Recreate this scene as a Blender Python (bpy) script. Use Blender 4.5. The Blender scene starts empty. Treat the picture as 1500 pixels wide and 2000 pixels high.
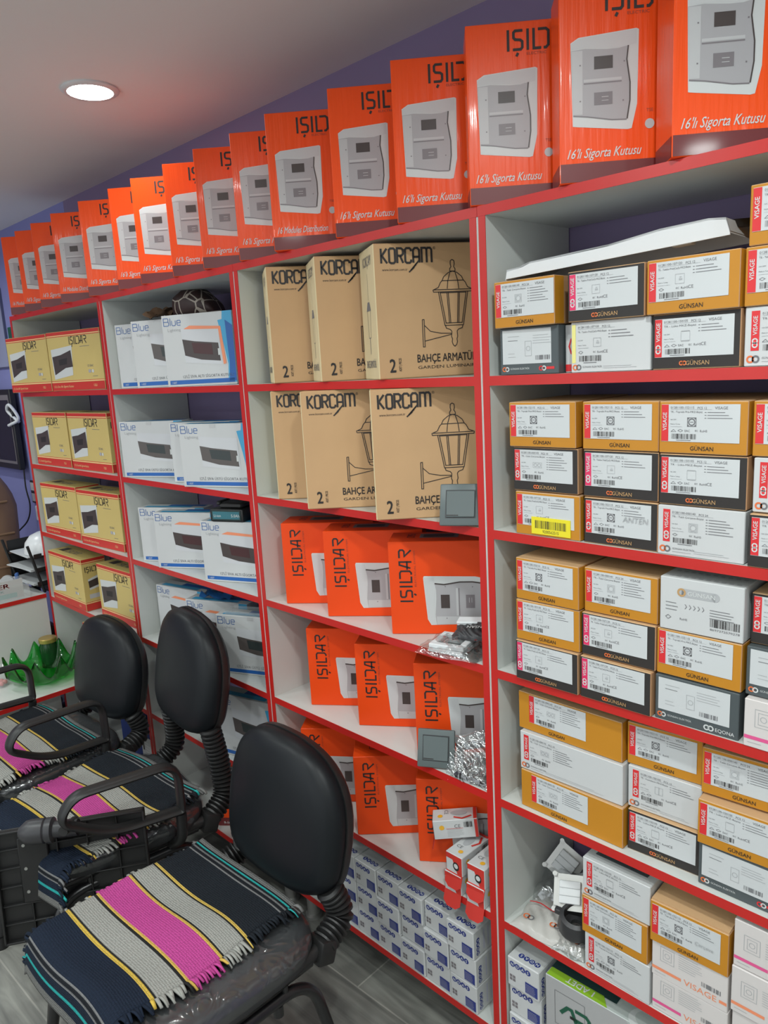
import bpy, bmesh, math, random
from mathutils import Vector, Matrix
random.seed(7)
SC = bpy.context.scene
COL = SC.collection
R = math.radians

# ------------------------------------------------------------------ camera
CAM_POS = Vector((0.0, -1.16, 1.63))
YAW, PITCH, ROLL, FPX = R(45.8613), R(-11.0264), R(-3.1654), 1475.27
fw = Vector((-math.sin(YAW) * math.cos(PITCH), math.cos(YAW) * math.cos(PITCH), math.sin(PITCH)))
rt = Vector((math.cos(YAW), math.sin(YAW), 0))
up = rt.cross(fw)
rt2 = math.cos(ROLL) * rt + math.sin(ROLL) * up
up2 = -math.sin(ROLL) * rt + math.cos(ROLL) * up
cam_d = bpy.data.cameras.new('camera')
cam_d.sensor_fit = 'HORIZONTAL'
cam_d.sensor_width = 36.0
cam_d.lens = 36.0 * FPX / 1500.0
cam_d.clip_start = 0.02
cam = bpy.data.objects.new('camera', cam_d)
COL.objects.link(cam)
m = Matrix((rt2, up2, -fw)).transposed().to_4x4()
m.translation = CAM_POS
cam.matrix_world = m
SC.camera = cam

# ------------------------------------------------------------------ light, world, exposure
SC.view_settings.view_transform = 'Standard'
SC.view_settings.look = 'None'
SC.view_settings.gamma = 1.0
SC.view_settings.use_curve_mapping = False
SC.view_settings.exposure = 0.56
w = bpy.data.worlds.new('world')
SC.world = w
w.use_nodes = True
w.node_tree.nodes['Background'].inputs[0].default_value = (0.75, 0.85, 1.0, 1)
w.node_tree.nodes['Background'].inputs[1].default_value = 0.3
CEIL = 2.38
LAMP_COL = (0.93, 1.0, 0.985)
LAMP_POS = [(-2.05, -0.16), (-0.12, -0.74), (-3.95, -0.62), (-1.1, -1.15), (1.2, -1.1), (-2.2, -1.45),
            (-3.3, -1.7), (-0.1, -2.1), (-1.9, -2.8), (1.3, -2.8), (-4.2, -2.8)]
LAMP_WATT = [0.9, 8.5, 5.5, 6.0, 7.5, 6.0, 6.0, 7.5, 8.0, 8.0, 7.0]  # first visible, second implied by a glint; the rest unseen, added for ambient
for i, (lx, ly) in enumerate(LAMP_POS):
    ld = bpy.data.lights.new('downlight_light', 'AREA')
    ld.shape = 'DISK'
    ld.size = 0.11
    ld.energy = LAMP_WATT[i]
    ld.color = LAMP_COL
    ld.spread = R(168)
    lo = bpy.data.objects.new('downlight_light', ld)
    COL.objects.link(lo)
    lo.location = (lx, ly, CEIL - 0.016)

# added fill light behind the camera, lifts the ambient; no window there
wd = bpy.data.lights.new('added_fill_light', 'AREA')
wd.shape = 'RECTANGLE'; wd.size = 4.6; wd.size_y = 1.7; wd.energy = 18; wd.color = (0.86, 0.93, 1.0)
wo = bpy.data.objects.new('added_fill_light', wd); COL.objects.link(wo)
wo.location = (-1.5, -3.85, 1.45); wo.rotation_euler = (R(90), 0, 0)

# ------------------------------------------------------------------ materials
MATS = {}
def mat(name, col, rough=0.5, metal=0.0, coat=0.0, spec=0.5, noise=0.0, nscale=30.0, bump=0.0,
        bscale=60.0, trans=0.0, emit=0.0, alpha=1.0, stretch=None, bdist=0.002):
    if name in MATS:
        return MATS[name]
    mt = bpy.data.materials.new(name)
    mt.use_nodes = True
    nt = mt.node_tree
    b = nt.nodes['Principled BSDF']
    b.inputs['Base Color'].default_value = (*col, 1)
    b.inputs['Roughness'].default_value = rough
    b.inputs['Metallic'].default_value = metal
    b.inputs['Specular IOR Level'].default_value = spec
    b.inputs['Coat Weight'].default_value = coat
    b.inputs['Coat Roughness'].default_value = 0.08
    b.inputs['Transmission Weight'].default_value = trans
    b.inputs['Alpha'].default_value = alpha
    if emit:
        b.inputs['Emission Color'].default_value = (*col, 1)
        b.inputs['Emission Strength'].default_value = emit
    tc = None
    if noise or bump:
        tc = nt.nodes.new('ShaderNodeTexCoord')
        mp = nt.nodes.new('ShaderNodeMapping')
        nt.links.new(tc.outputs['Object'], mp.inputs['Vector'])
        if stretch:
            mp.inputs['Scale'].default_value = stretch
    if noise:
        n = nt.nodes.new('ShaderNodeTexNoise')
        n.inputs['Scale'].default_value = nscale
        n.inputs['Detail'].default_value = 4
        nt.links.new(mp.outputs['Vector'], n.inputs['Vector'])
        mx = nt.nodes.new('ShaderNodeMix')
        mx.data_type = 'RGBA'
        mx.inputs['A'].default_value = (*[c * (1 - noise) for c in col], 1)
        mx.inputs['B'].default_value = (*[min(1, c * (1 + noise)) for c in col], 1)
        nt.links.new(n.outputs['Fac'], mx.inputs['Factor'])
        nt.links.new(mx.outputs['Result'], b.inputs['Base Color'])
    if bump:
        n2 = nt.nodes.new('ShaderNodeTexNoise')
        n2.inputs['Scale'].default_value = bscale
        n2.inputs['Detail'].default_value = 3
        nt.links.new(mp.outputs['Vector'], n2.inputs['Vector'])
        bp = nt.nodes.new('ShaderNodeBump')
        bp.inputs['Strength'].default_value = bump
        bp.inputs['Distance'].default_value = bdist
        nt.links.new(n2.outputs['Fac'], bp.inputs['Height'])
        nt.links.new(bp.outputs['Normal'], b.inputs['Normal'])
        if coat:
            nt.links.new(bp.outputs['Normal'], b.inputs['Coat Normal'])
    MATS[name] = mt
    return mt

M_WHITE = mat('white_melamine', (0.62, 0.64, 0.61), 0.35, noise=0.02, nscale=8)
M_RED = mat('red_edge', (0.54, 0.018, 0.014), 0.32, noise=0.08, nscale=14)
M_CEIL = mat('ceiling_paint', (0.84, 0.83, 0.82), 0.9, noise=0.03, nscale=2)
M_WALL_SHADED = mat('shaded_wall_paint', (0.235, 0.185, 0.32), 0.8, noise=0.04, nscale=3)  # wall colour darkened to carry the shade behind the shelving
M_WALL_LIT = mat('lit_wall_paint', (0.25, 0.26, 0.54), 0.8, noise=0.04, nscale=3)  # same wall, brighter and bluer to carry the light left of the shelving
M_ORANGE = mat('orange_gloss_print', (0.96, 0.085, 0.006), 0.32, spec=0.3, coat=0.15, bump=0.25, bscale=9,
               stretch=(9, 9, 0.6), bdist=0.004)
M_ORANGE2 = mat('orange_print', (0.86, 0.070, 0.006), 0.45, spec=0.3, noise=0.05, nscale=6)
M_MAROON = mat('maroon_print', (0.15, 0.016, 0.018), 0.4, coat=0.15)
M_INK = mat('black_ink', (0.022, 0.018, 0.018), 0.5)
M_INKF = mat('faint_ink', (0.33, 0.06, 0.03), 0.5)
M_GREYINK = mat('grey_ink', (0.16, 0.16, 0.17), 0.6)
M_PALEINK = mat('pale_grey_ink', (0.42, 0.43, 0.44), 0.6)
M_PWHITE = mat('white_print', (0.62, 0.64, 0.63), 0.4)
M_PGREY = mat('grey_print', (0.40, 0.39, 0.40), 0.4)
M_PGREY2 = mat('light_grey_print', (0.52, 0.52, 0.52), 0.4)
M_PGREY3 = mat('dark_grey_print', (0.20, 0.18, 0.19), 0.4)
M_PDARK = mat('dark_brown_print', (0.06, 0.045, 0.042), 0.4)
M_YELLOW = mat('yellow_print', (0.62, 0.475, 0.165), 0.4, noise=0.05, nscale=5)
M_BOXRED = mat('red_print', (0.58, 0.035, 0.025), 0.4)
M_CREAM = mat('cream_print', (0.9, 0.62, 0.28), 0.45)
M_CARTONW = mat('white_carton', (0.58, 0.59, 0.59), 0.45, noise=0.03, nscale=7)
M_NAVY = mat('navy_print', (0.03, 0.045, 0.22), 0.4)
M_BLUEINK = mat('blue_ink', (0.05, 0.13, 0.36), 0.4)
M_BLUE = mat('blue_print', (0.01, 0.11, 0.40), 0.4)
M_CYAN = mat('cyan_print', (0.05, 0.36, 0.62), 0.4)
M_SALMON = mat('salmon_print', (0.85, 0.28, 0.14), 0.4)
M_KRAFT = mat('kraft_cardboard', (0.58, 0.36, 0.185), 0.75, noise=0.08, nscale=10)
M_KRAFT2 = mat('pale_kraft_cardboard', (0.66, 0.54, 0.32), 0.75, noise=0.08, nscale=10)
M_OCHRE = mat('ochre_print', (0.53, 0.225, 0.018), 0.4, spec=0.35, noise=0.06, nscale=8)
M_CHAR = mat('charcoal_print', (0.034, 0.030, 0.028), 0.5, spec=0.3, noise=0.06, nscale=8)
M_SLATE = mat('slate_print', (0.07, 0.085, 0.09), 0.45)
M_LABEL = mat('label_paper', (0.585, 0.605, 0.61), 0.5)
M_LRED = mat('label_red', (0.68, 0.025, 0.03), 0.45)
M_LPINK = mat('label_pink', (0.72, 0.03, 0.12), 0.45)
M_GOLD = mat('gold_ink', (0.50, 0.30, 0.13), 0.4)
M_ORINK = mat('orange_ink', (0.75, 0.16, 0.04), 0.4)
M_PINKP = mat('magenta_print', (0.75, 0.10, 0.28), 0.4)
M_YLAB = mat('yellow_label', (0.82, 0.70, 0.02), 0.5)
M_BLACKPL = mat('black_plastic', (0.014, 0.014, 0.014), 0.42, noise=0.1, nscale=40)
M_VINYL = mat('black_vinyl', (0.006, 0.008, 0.010), 0.42, spec=0.28, bump=0.06, bscale=260, bdist=0.0006)
M_TUBE = mat('black_painted_steel', (0.010, 0.010, 0.011), 0.28, spec=0.6)
M_SEAT = mat('dark_seat_fabric', (0.035, 0.037, 0.04), 0.7, noise=0.1, nscale=60)
M_CHROME = mat('brushed_steel', (0.45, 0.45, 0.43), 0.35, metal=0.8)
M_ANTH = mat('anthracite_plastic', (0.10, 0.125, 0.125), 0.4)
M_ANTH2 = mat('dark_plastic', (0.035, 0.035, 0.038), 0.4)
M_WPL = mat('white_plastic', (0.72, 0.74, 0.75), 0.3)
M_GREEN = mat('green_print', (0.03, 0.22, 0.06), 0.4)
M_LIME = mat('lime_print', (0.28, 0.50, 0.03), 0.4)
M_DGREEN = mat('dark_green_print', (0.02, 0.05, 0.05), 0.4)
M_PALEG = mat('pale_grey_green_print', (0.48, 0.52, 0.50), 0.35)
M_SILV = mat('silver_print', (0.40, 0.40, 0.40), 0.4)

# ------------------------------------------------------------------ object helpers
def tag(o, label=None, cat=None, group=None, kind=None):
    if label: o['label'] = label
    if cat: o['category'] = cat
    if group: o['group'] = group
    if kind: o['kind'] = kind
    return o

def place(o, loc=(0, 0, 0), rz=0, rx=0, ry=0):
    o.location = loc
    o.rotation_euler = (R(rx), R(ry), R(rz))
    return o

def empty(name, loc=(0, 0, 0), rz=0):
    o = bpy.data.objects.new(name, None)
    o.empty_display_size = 0.05
    COL.objects.link(o)
    return place(o, loc, rz)

def smooth(me, ang=40):
    for p in me.polygons:
        p.use_smooth = True
    try:
        me.set_sharp_from_angle(angle=R(ang))
    except Exception:
        pass

class MB:
    """Collects polygons with materials and links them as one mesh object."""
    def __init__(self):
        self.v = []; self.f = []; self.mi = []; self.mats = []
    def mid(self, m):
        if m not in self.mats:
            self.mats.append(m)
        return self.mats.index(m)
    def add(self, verts, faces, m, M=None):
        n = len(self.v); k = self.mid(m)
        for p in verts:
            p = Vector(p)
            self.v.append(M @ p if M else p)
        for f in faces:
            self.f.append([n + i for i in f]); self.mi.append(k)
    def bm(self, bm_, m, M=None):
        bm_.verts.ensure_lookup_table(); bm_.verts.index_update()
        self.add([v.co for v in bm_.verts], [[v.index for v in f.verts] for f in bm_.faces], m, M)
        bm_.free()
    def box(self, lo, hi, m, bev=0.0, M=None, seg=1, mats=None):
        bm_ = bmesh.new()
        bmesh.ops.create_cube(bm_, size=1)
        for v in bm_.verts:
            v.co = Vector([lo[i] + (v.co[i] + 0.5) * (hi[i] - lo[i]) for i in range(3)])
        if bev:
            bmesh.ops.bevel(bm_, geom=bm_.edges[:], offset=bev, segments=seg, affect='EDGES', profile=0.5)
        if mats:
            bm_.verts.index_update(); bm_.normal_update()
            n = len(self.v)
            for v in bm_.verts:
                self.v.append(M @ v.co if M else v.co.copy())
            for f in bm_.faces:
                nn = f.normal
                key = 'F'
                best = -1
                for k_, d in (('R', (1, 0, 0)), ('L', (-1, 0, 0)), ('T', (0, 0, 1)), ('D', (0, 0, -1)), ('B', (0, 1, 0)), ('F', (0, -1, 0))):
                    t = nn.dot(Vector(d))
                    if t > best + 1e-4: best = t; key = k_
                self.f.append([n + v.index for v in f.verts]); self.mi.append(self.mid(mats.get(key, m)))
            bm_.free()
        else:
            self.bm(bm_, m, M)
    def cyl(self, c, r, h, m, seg=24, r2=None, M=None, axis='z'):
        bm_ = bmesh.new()
        bmesh.ops.create_cone(bm_, cap_ends=True, segments=seg, radius1=r, radius2=r if r2 is None else r2, depth=h)
        T = Matrix.Translation(c)
        if axis == 'x': T = T @ Matrix.Rotation(R(90), 4, 'Y')
        if axis == 'y': T = T @ Matrix.Rotation(R(-90), 4, 'X')
        self.bm(bm_, m, (M @ T) if M else T)
    def tube(self, pts, r, m, seg=12, closed=False, sq=None, M=None, caps=True):
        pts = [Vector(p) for p in pts]; n = len(pts)
        rs = r if isinstance(r, (list, tuple)) else [r] * n
        V = []; F = []
        ref = None
        for i, p in enumerate(pts):
            if closed:
                t = pts[(i + 1) % n] - pts[i - 1]
            else:
                t = pts[min(i + 1, n - 1)] - pts[max(i - 1, 0)]
            t.normalize()
            if ref is None:
                ref = Vector((0, 0, 1)) if abs(t.z) < 0.9 else Vector((1, 0, 0))
            a = ref - t * ref.dot(t)
            if a.length < 1e-5: a = t.orthogonal()
            a.normalize(); b = t.cross(a); ref = a
            for k in range(seg):
                th = 2 * math.pi * k / seg
                c_, s_ = math.cos(th), math.sin(th)
                sa, sb = (1, 1) if sq is None else sq
                if sq is not None:
                    e = 0.55
                    c_ = math.copysign(abs(c_) ** e, c_); s_ = math.copysign(abs(s_) ** e, s_)
                V.append(p + a * (c_ * rs[i] * sa) + b * (s_ * rs[i] * sb))
        for i in range(n if closed else n - 1):
            j = (i + 1) % n
            for k in range(seg):
                k2 = (k + 1) % seg
                F.append([i * seg + k, i * seg + k2, j * seg + k2, j * seg + k])
        if not closed and caps:
            F.append(list(range(seg))[::-1]); F.append([(n - 1) * seg + k for k in range(seg)])
        self.add(V, F, m, M)
    def lathe(self, prof, m, seg=32, M=None):
        V = []; F = []
        n = len(prof)
        for (r, z) in prof:
            for k in range(seg):
                th = 2 * math.pi * k / seg
                V.append((max(r, 1e-5) * math.cos(th), max(r, 1e-5) * math.sin(th), z))
        for i in range(n - 1):
            for k in range(seg):
                k2 = (k + 1) % seg
                F.append([i * seg + k, i * seg + k2, (i + 1) * seg + k2, (i + 1) * seg + k])
        self.add(V, F, m, M)
    def prism(self, pts, d0, d1, m, axis='y', M=None):
        """closed outline in the plane normal to axis, extruded from d0 to d1"""
        def P(a, b, d):
            return (a, d, b) if axis == 'y' else ((a, b, d) if axis == 'z' else (d, a, b))
        n = len(pts)
        V = [P(a, b, d0) for a, b in pts] + [P(a, b, d1) for a, b in pts]
        F = [list(range(n)), list(range(2 * n - 1, n - 1, -1))]
        for i in range(n):
            j = (i + 1) % n
            F.append([i, j, n + j, n + i])
        self.add(V, F, m, M)
    def build(self, name, parent=None, sm=None, fixn=False):
        me = bpy.data.meshes.new(name)
        me.from_pydata([tuple(v) for v in self.v], [], self.f)
        for m_ in self.mats: me.materials.append(m_)
        me.polygons.foreach_set('material_index', self.mi)
        if fixn:
            b = bmesh.new(); b.from_mesh(me)
            bmesh.ops.recalc_face_normals(b, faces=b.faces[:]); b.to_mesh(me); b.free()
        me.update()
        if sm: smooth(me, sm)
        o = bpy.data.objects.new(name, me)
        COL.objects.link(o)
        if parent: o.parent = parent
        return o

def part(name, mb, parent, sm=None, label=None, fixn=False):
    o = mb.build(name, parent, sm, fixn)
    if label: o['label'] = label
    return o

def copy_thing(o, label=None, loc=None, rz=None):
    c = o.copy(); COL.objects.link(c)
    for k in o.children:
        d = k.copy(); COL.objects.link(d); d.parent = c
        for g in k.children:
            e = g.copy(); COL.objects.link(e); e.parent = d
    if label: c['label'] = label
    if loc is not None: c.location = loc
    if rz is not None: c.rotation_euler = (0, 0, R(rz))
    return c

# ---- lettering: outlines of the built-in font as flat polygons
_T = {}
def text_geo(s, bold=0.0, shear=0.0):
    k = (s, bold, shear)
    if k in _T: return _T[k]
    cu = bpy.data.curves.new('lettering', 'FONT')
    cu.body = s; cu.size = 1.0; cu.shear = shear
    cu.resolution_u = 2
    o = bpy.data.objects.new('lettering', cu)
    COL.objects.link(o)
    dg = bpy.context.evaluated_depsgraph_get()
    me = bpy.data.meshes.new_from_object(o.evaluated_get(dg))
    V = [(v.co.x, v.co.y) for v in me.vertices]
    F = [list(p.vertices) for p in me.polygons]
    bpy.data.objects.remove(o); bpy.data.curves.remove(cu); bpy.data.meshes.remove(me)
    if bold:
        V0, F0, n = V, F, len(V)
        V = [(x + d, y + e) for d, e in ((-bold, bold * .5), (bold, bold * .5), (0, -bold)) for x, y in V0]
        F = [[i + k * n for i in f] for k in range(3) for f in F0]
    x0 = min(v[0] for v in V); x1 = max(v[0] for v in V)
    _T[k] = (V, F, x0, x1)
    return _T[k]

KOR = [(0, [(0, 0), (0, 1)]), (0, [(.42, 1), (.06, .52), (.42, 0)]),
    (.58, [(.10, 0), (0, .1), (0, .9), (.1, 1), (.32, 1), (.42, .9), (.42, .1), (.32, 0), (.08, 0)]),
    (1.16, [(0, 0), (0, 1), (.3, 1), (.42, .9), (.42, .62), (.3, .5), (.03, .5)]), (1.16, [(.2, .5), (.42, 0)]),
    (1.74, [(.42, .78), (.42, .9), (.32, 1), (.1, 1), (0, .9), (0, .1), (.1, 0), (.32, 0), (.42, .1), (.42, .22)]),
    (2.32, [(0, 0), (0, .86), (.12, 1), (.32, 1), (.44, .86), (.44, 0)]), (2.32, [(0, .4), (.44, .4)]),
    (2.94, [(0, 0), (0, 1), (.28, 1), (.36, .9), (.36, 0)]), (2.94, [(.36, .9), (.44, 1), (.62, 1), (.72, .88), (.72, 0)])]
BLU_ST = [[(.8, 0), (0, 0), (0, 1), (.75, 1), (.85, .9), (.85, .62), (.75, .53), (.02, .53)], [(.75, .53), (.92, .43), (.92, .1), (.8, 0)], [(1.2, 0), (1.2, 1)],
    [(1.48, .66), (1.48, .12), (1.6, 0), (2.02, 0), (2.14, .12), (2.14, .66)],
    [(2.42, .34), (3.06, .34), (3.06, .55), (2.95, .66), (2.53, .66), (2.42, .55), (2.42, .12), (2.53, 0), (3.04, 0)]]

def stroke_polys(pts, th):
    """quads with mitred joints for a flat line of width th"""
    n = len(pts); L = []; Rr = []
    for i in range(n):
        p = Vector(pts[i])
        d1 = (p - Vector(pts[i - 1])).normalized() if i > 0 else None
        d2 = (Vector(pts[i + 1]) - p).normalized() if i < n - 1 else None
        d = d1 if d2 is None else (d2 if d1 is None else (d1 + d2))
        if d.length < 1e-6: d = d1
        d = d.normalized()
        nrm = Vector((-d.y, d.x))
        s = th / 2
        if d1 is not None and d2 is not None:
            s = s / max(0.5, abs(nrm.dot(Vector((-d1.y, d1.x)))))
        L.append(p + nrm * s); Rr.append(p - nrm * s)
    return [[tuple(L[i]), tuple(L[i + 1]), tuple(Rr[i + 1]), tuple(Rr[i])] for i in range(n - 1)]

# the angular maker's mark on the fuse-box cartons: strokes in unit height
LOGO_STROKES = [[(0.06, 0), (0.06, 1)],
    [(0.80, 0.94), (0.42, 0.94), (0.34, 0.86), (0.34, 0.62), (0.42, 0.53), (0.68, 0.50), (0.78, 0.42), (0.78, 0.15), (0.70, 0.06), (0.30, 0.06)],
    [(0.56, -0.10), (0.47, -0.26)],
    [(1.06, 0), (1.06, 1)],
    [(1.36, 1), (1.36, 0.06), (1.74, 0.06)],
    [(1.58, 0.94), (1.98, 0.94), (2.10, 0.84), (2.10, 0.18), (1.98, 0.06), (1.86, 0.06)],
    [(2.20, 0.36), (2.78, 0.36)], [(2.72, 0), (2.72, 0.94), (2.52, 0.94), (2.30, 0.10)],
    [(2.98, 0.94), (3.42, 0.94), (3.52, 0.84), (3.52, 0.64), (3.42, 0.54), (3.10, 0.54), (3.50, 0.02)]]

class Carton(MB):
    """A closed carton: origin at its front bottom left corner, front face on y=0."""
    def __init__(self, w, d, h, m, mats=None, bev=0.0012):
        super().__init__()
        self.w, self.d, self.h = w, d, h
        self.box((0, 0, 0), (w, d, h), m, bev, mats=mats)
    def P(self, face, u, v, lay):
        e = 0.00025 + 0.00022 * lay
        if face == 'F': return (u, -e, v)
        if face == 'R': return (self.w + e, u, v)
        if face == 'L': return (-e, self.d - u, v)
        if face == 'T': return (u, v, self.h + e)
    def poly(self, face, pts, m, lay=1):
        V = [self.P(face, a, b, lay) for a, b in pts]
        self.add(V, [list(range(len(V)))], m)
    def rect(self, face, u0, v0, u1, v1, m, lay=1):
        self.poly(face, [(u0, v0), (u1, v0), (u1, v1), (u0, v1)], m, lay)
    def ring(self, face, u0, v0, u1, v1, t, m, lay=1):
        self.rect(face, u0, v0, u1, v0 + t, m, lay); self.rect(face, u0, v1 - t, u1, v1, m, lay)
        self.rect(face, u0, v0 + t, u0 + t, v1 - t, m, lay); self.rect(face, u1 - t, v0 + t, u1, v1 - t, m, lay)
    def disc(self, face, u, v, r, m, lay=1, n=20, sy=1.0):
        self.poly(face, [(u + r * math.cos(2 * math.pi * k / n), v + sy * r * math.sin(2 * math.pi * k / n)) for k in range(n)], m, lay)
    def annulus(self, face, u, v, r0, r1, m, lay=1, n=22):
        for k in range(n):
            a, b = 2 * math.pi * k / n, 2 * math.pi * (k + 1) / n
            self.poly(face, [(u + r0 * math.cos(a), v + r0 * math.sin(a)), (u + r1 * math.cos(a), v + r1 * math.sin(a)),
                             (u + r1 * math.cos(b), v + r1 * math.sin(b)), (u + r0 * math.cos(b), v + r0 * math.sin(b))], m, lay)
    def line(self, face, pts, th, m, lay=1):
        for q in stroke_polys(pts, th): self.poly(face, q, m, lay)
    def text(self, face, s, u, v, hgt, m, lay=2, width=None, rot=0, bold=0.0, shear=0.0, align='l', clip=None):
        V, F, x0, x1 = text_geo(s, bold, shear)
        sz = hgt / 0.73
        sx = sz if width is None else width / (x1 - x0)
        W = (x1 - x0) * sx
        off = {'l': 0, 'c': -W / 2, 'r': -W}[align]
        c, sn = math.cos(R(rot)), math.sin(R(rot))
        out = []
        for (x, y) in V:
            a = (x - x0) * sx + off; b = y * sz
            out.append((u + a * c - b * sn, v + a * sn + b * c))
        n = len(self.v); k = self.mid(m)
        nb = len(out) // 3 if bold else len(out)      # the shifted copies of bold letters lie a hair apart
        for i, (a, b) in enumerate(out): self.v.append(Vector(self.P(face, a, b, lay + .2 * (i // nb))))
        for f in F:
            if clip and max(out[i][0] for i in f) > clip: continue
            self.f.append([n + i for i in f]); self.mi.append(k)
    def logo(self, face, u, v, hgt, m, lay=2, rot=0, th=0.12, n=9, sx=1.0):
        c, sn = math.cos(R(rot)), math.sin(R(rot))
        for s in LOGO_STROKES[:n]:
            for q in stroke_polys([(x * sx, y) for x, y in s], th):
                self.poly(face, [(u + (a * c - b * sn) * hgt, v + (a * sn + b * c) * hgt) for a, b in q], m, lay)
    def bars(self, face, u, v, W, H, m, lay=2, seed=1, n=26):
        rr = random.Random(seed)
        x = 0.0; st = W / n
        for i in range(n):
            t = st * rr.choice((0.25, 0.35, 0.5, 0.75))
            self.rect(face, u + i * st, v, u + i * st + t, v + H, m, lay)
    def lines(self, face, u, v, W, n, pitch, m, lay=2, th=0.0009, seed=3):
        rr = random.Random(seed)
        for i in range(n):
            self.rect(face, u, v - i * pitch, u + W * rr.uniform(0.6, 1.0), v - i * pitch + th, m, lay)
# ------------------------------------------------------------------ the room
X0, X1, Y0, Y1 = -5.2, 2.2, -3.9, 0.285
def slab(name, lo, hi, m):
    b = MB(); b.box(lo, hi, m)
    return tag(b.build(name), kind='structure')

def floor_mat():
    mt = bpy.data.materials.new('grey_wood_tile'); mt.use_nodes = True
    nt = mt.node_tree; b = nt.nodes['Principled BSDF']
    tc = nt.nodes.new('ShaderNodeTexCoord'); mp = nt.nodes.new('ShaderNodeMapping')
    mp.inputs['Rotation'].default_value = (0, 0, R(-2))
    nt.links.new(tc.outputs['Object'], mp.inputs['Vector'])
    br = nt.nodes.new('ShaderNodeTexBrick')
    br.inputs['Scale'].default_value = 1.0
    br.inputs['Brick Width'].default_value = 0.9; br.inputs['Row Height'].default_value = 0.3
    br.inputs['Mortar Size'].default_value = 0.0022
    br.inputs['Color1'].default_value = (0.20, 0.20, 0.185, 1)
    br.inputs['Color2'].default_value = (0.27, 0.27, 0.25, 1)
    br.inputs['Mortar'].default_value = (0.38, 0.37, 0.34, 1)
    nt.links.new(mp.outputs['Vector'], br.inputs['Vector'])
    mp2 = nt.nodes.new('ShaderNodeMapping'); mp2.inputs['Scale'].default_value = (1.6, 16, 1)
    nt.links.new(mp.outputs['Vector'], mp2.inputs['Vector'])
    n = nt.nodes.new('ShaderNodeTexNoise'); n.inputs['Scale'].default_value = 2.2; n.inputs['Detail'].default_value = 7
    n.inputs['Distortion'].default_value = 0.6
    nt.links.new(mp2.outputs['Vector'], n.inputs['Vector'])
    cr = nt.nodes.new('ShaderNodeValToRGB')
    cr.color_ramp.elements[0].position = 0.3; cr.color_ramp.elements[0].color = (0.55, 0.55, 0.55, 1)
    cr.color_ramp.elements[1].position = 0.72; cr.color_ramp.elements[1].color = (1.35, 1.35, 1.3, 1)
    nt.links.new(n.outputs['Fac'], cr.inputs['Fac'])
    mx = nt.nodes.new('ShaderNodeMix'); mx.data_type = 'RGBA'; mx.blend_type = 'MULTIPLY'
    mx.inputs['Factor'].default_value = 1
    nt.links.new(br.outputs['Color'], mx.inputs['A']); nt.links.new(cr.outputs['Color'], mx.inputs['B'])
    nt.links.new(mx.outputs['Result'], b.inputs['Base Color'])
    b.inputs['Roughness'].default_value = 0.42
    return mt

slab('floor', (X0, Y0, -0.1), (X1, Y1, 0), floor_mat())
slab('ceiling', (X0, Y0, CEIL), (X1, Y1, CEIL + 0.1), M_CEIL)
slab('wall_back', (-3.33, Y1, -0.1), (X1 + .1, Y1 + 0.1, CEIL + .1), M_WALL_SHADED)
slab('wall_corner', (X0 - .1, Y1, -0.1), (-3.33, Y1 + 0.1, CEIL + .1), M_WALL_LIT)
slab('wall_left', (X0 - .1, Y0, -0.1), (X0, Y1, CEIL + .1), M_WALL_SHADED)
slab('wall_right', (X1, Y0, -0.1), (X1 + .1, Y1, CEIL + .1), M_CEIL)
slab('wall_front', (X0 - .1, Y0 - .1, -0.1), (X1 + .1, Y0, CEIL + .1), M_CEIL)

# ceiling downlights: the lens glows, the ring is white metal
M_GLOW = mat('lamp_glow', (0.93, 1.0, 0.97), 0.5, emit=14)
def downlight(x, y):
    t = empty('ceiling_downlight', (x, y, CEIL))
    b = MB(); b.lathe([(0.058, 0.0), (0.072, 0.0), (0.073, -0.004), (0.066, -0.009), (0.058, -0.008), (0.058, 0.0)], M_WPL, 40)
    part('trim_ring', b, t, 50)
    b = MB(); b.cyl((0, 0, -0.0055), 0.0575, 0.005, M_GLOW, 40)
    part('lamp_lens', b, t, 50, label='glowing white lens')
    return t
d0 = downlight(*LAMP_POS[0])
tag(d0, 'round white recessed spotlight glowing in the ceiling above the shelving', 'ceiling light')

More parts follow.
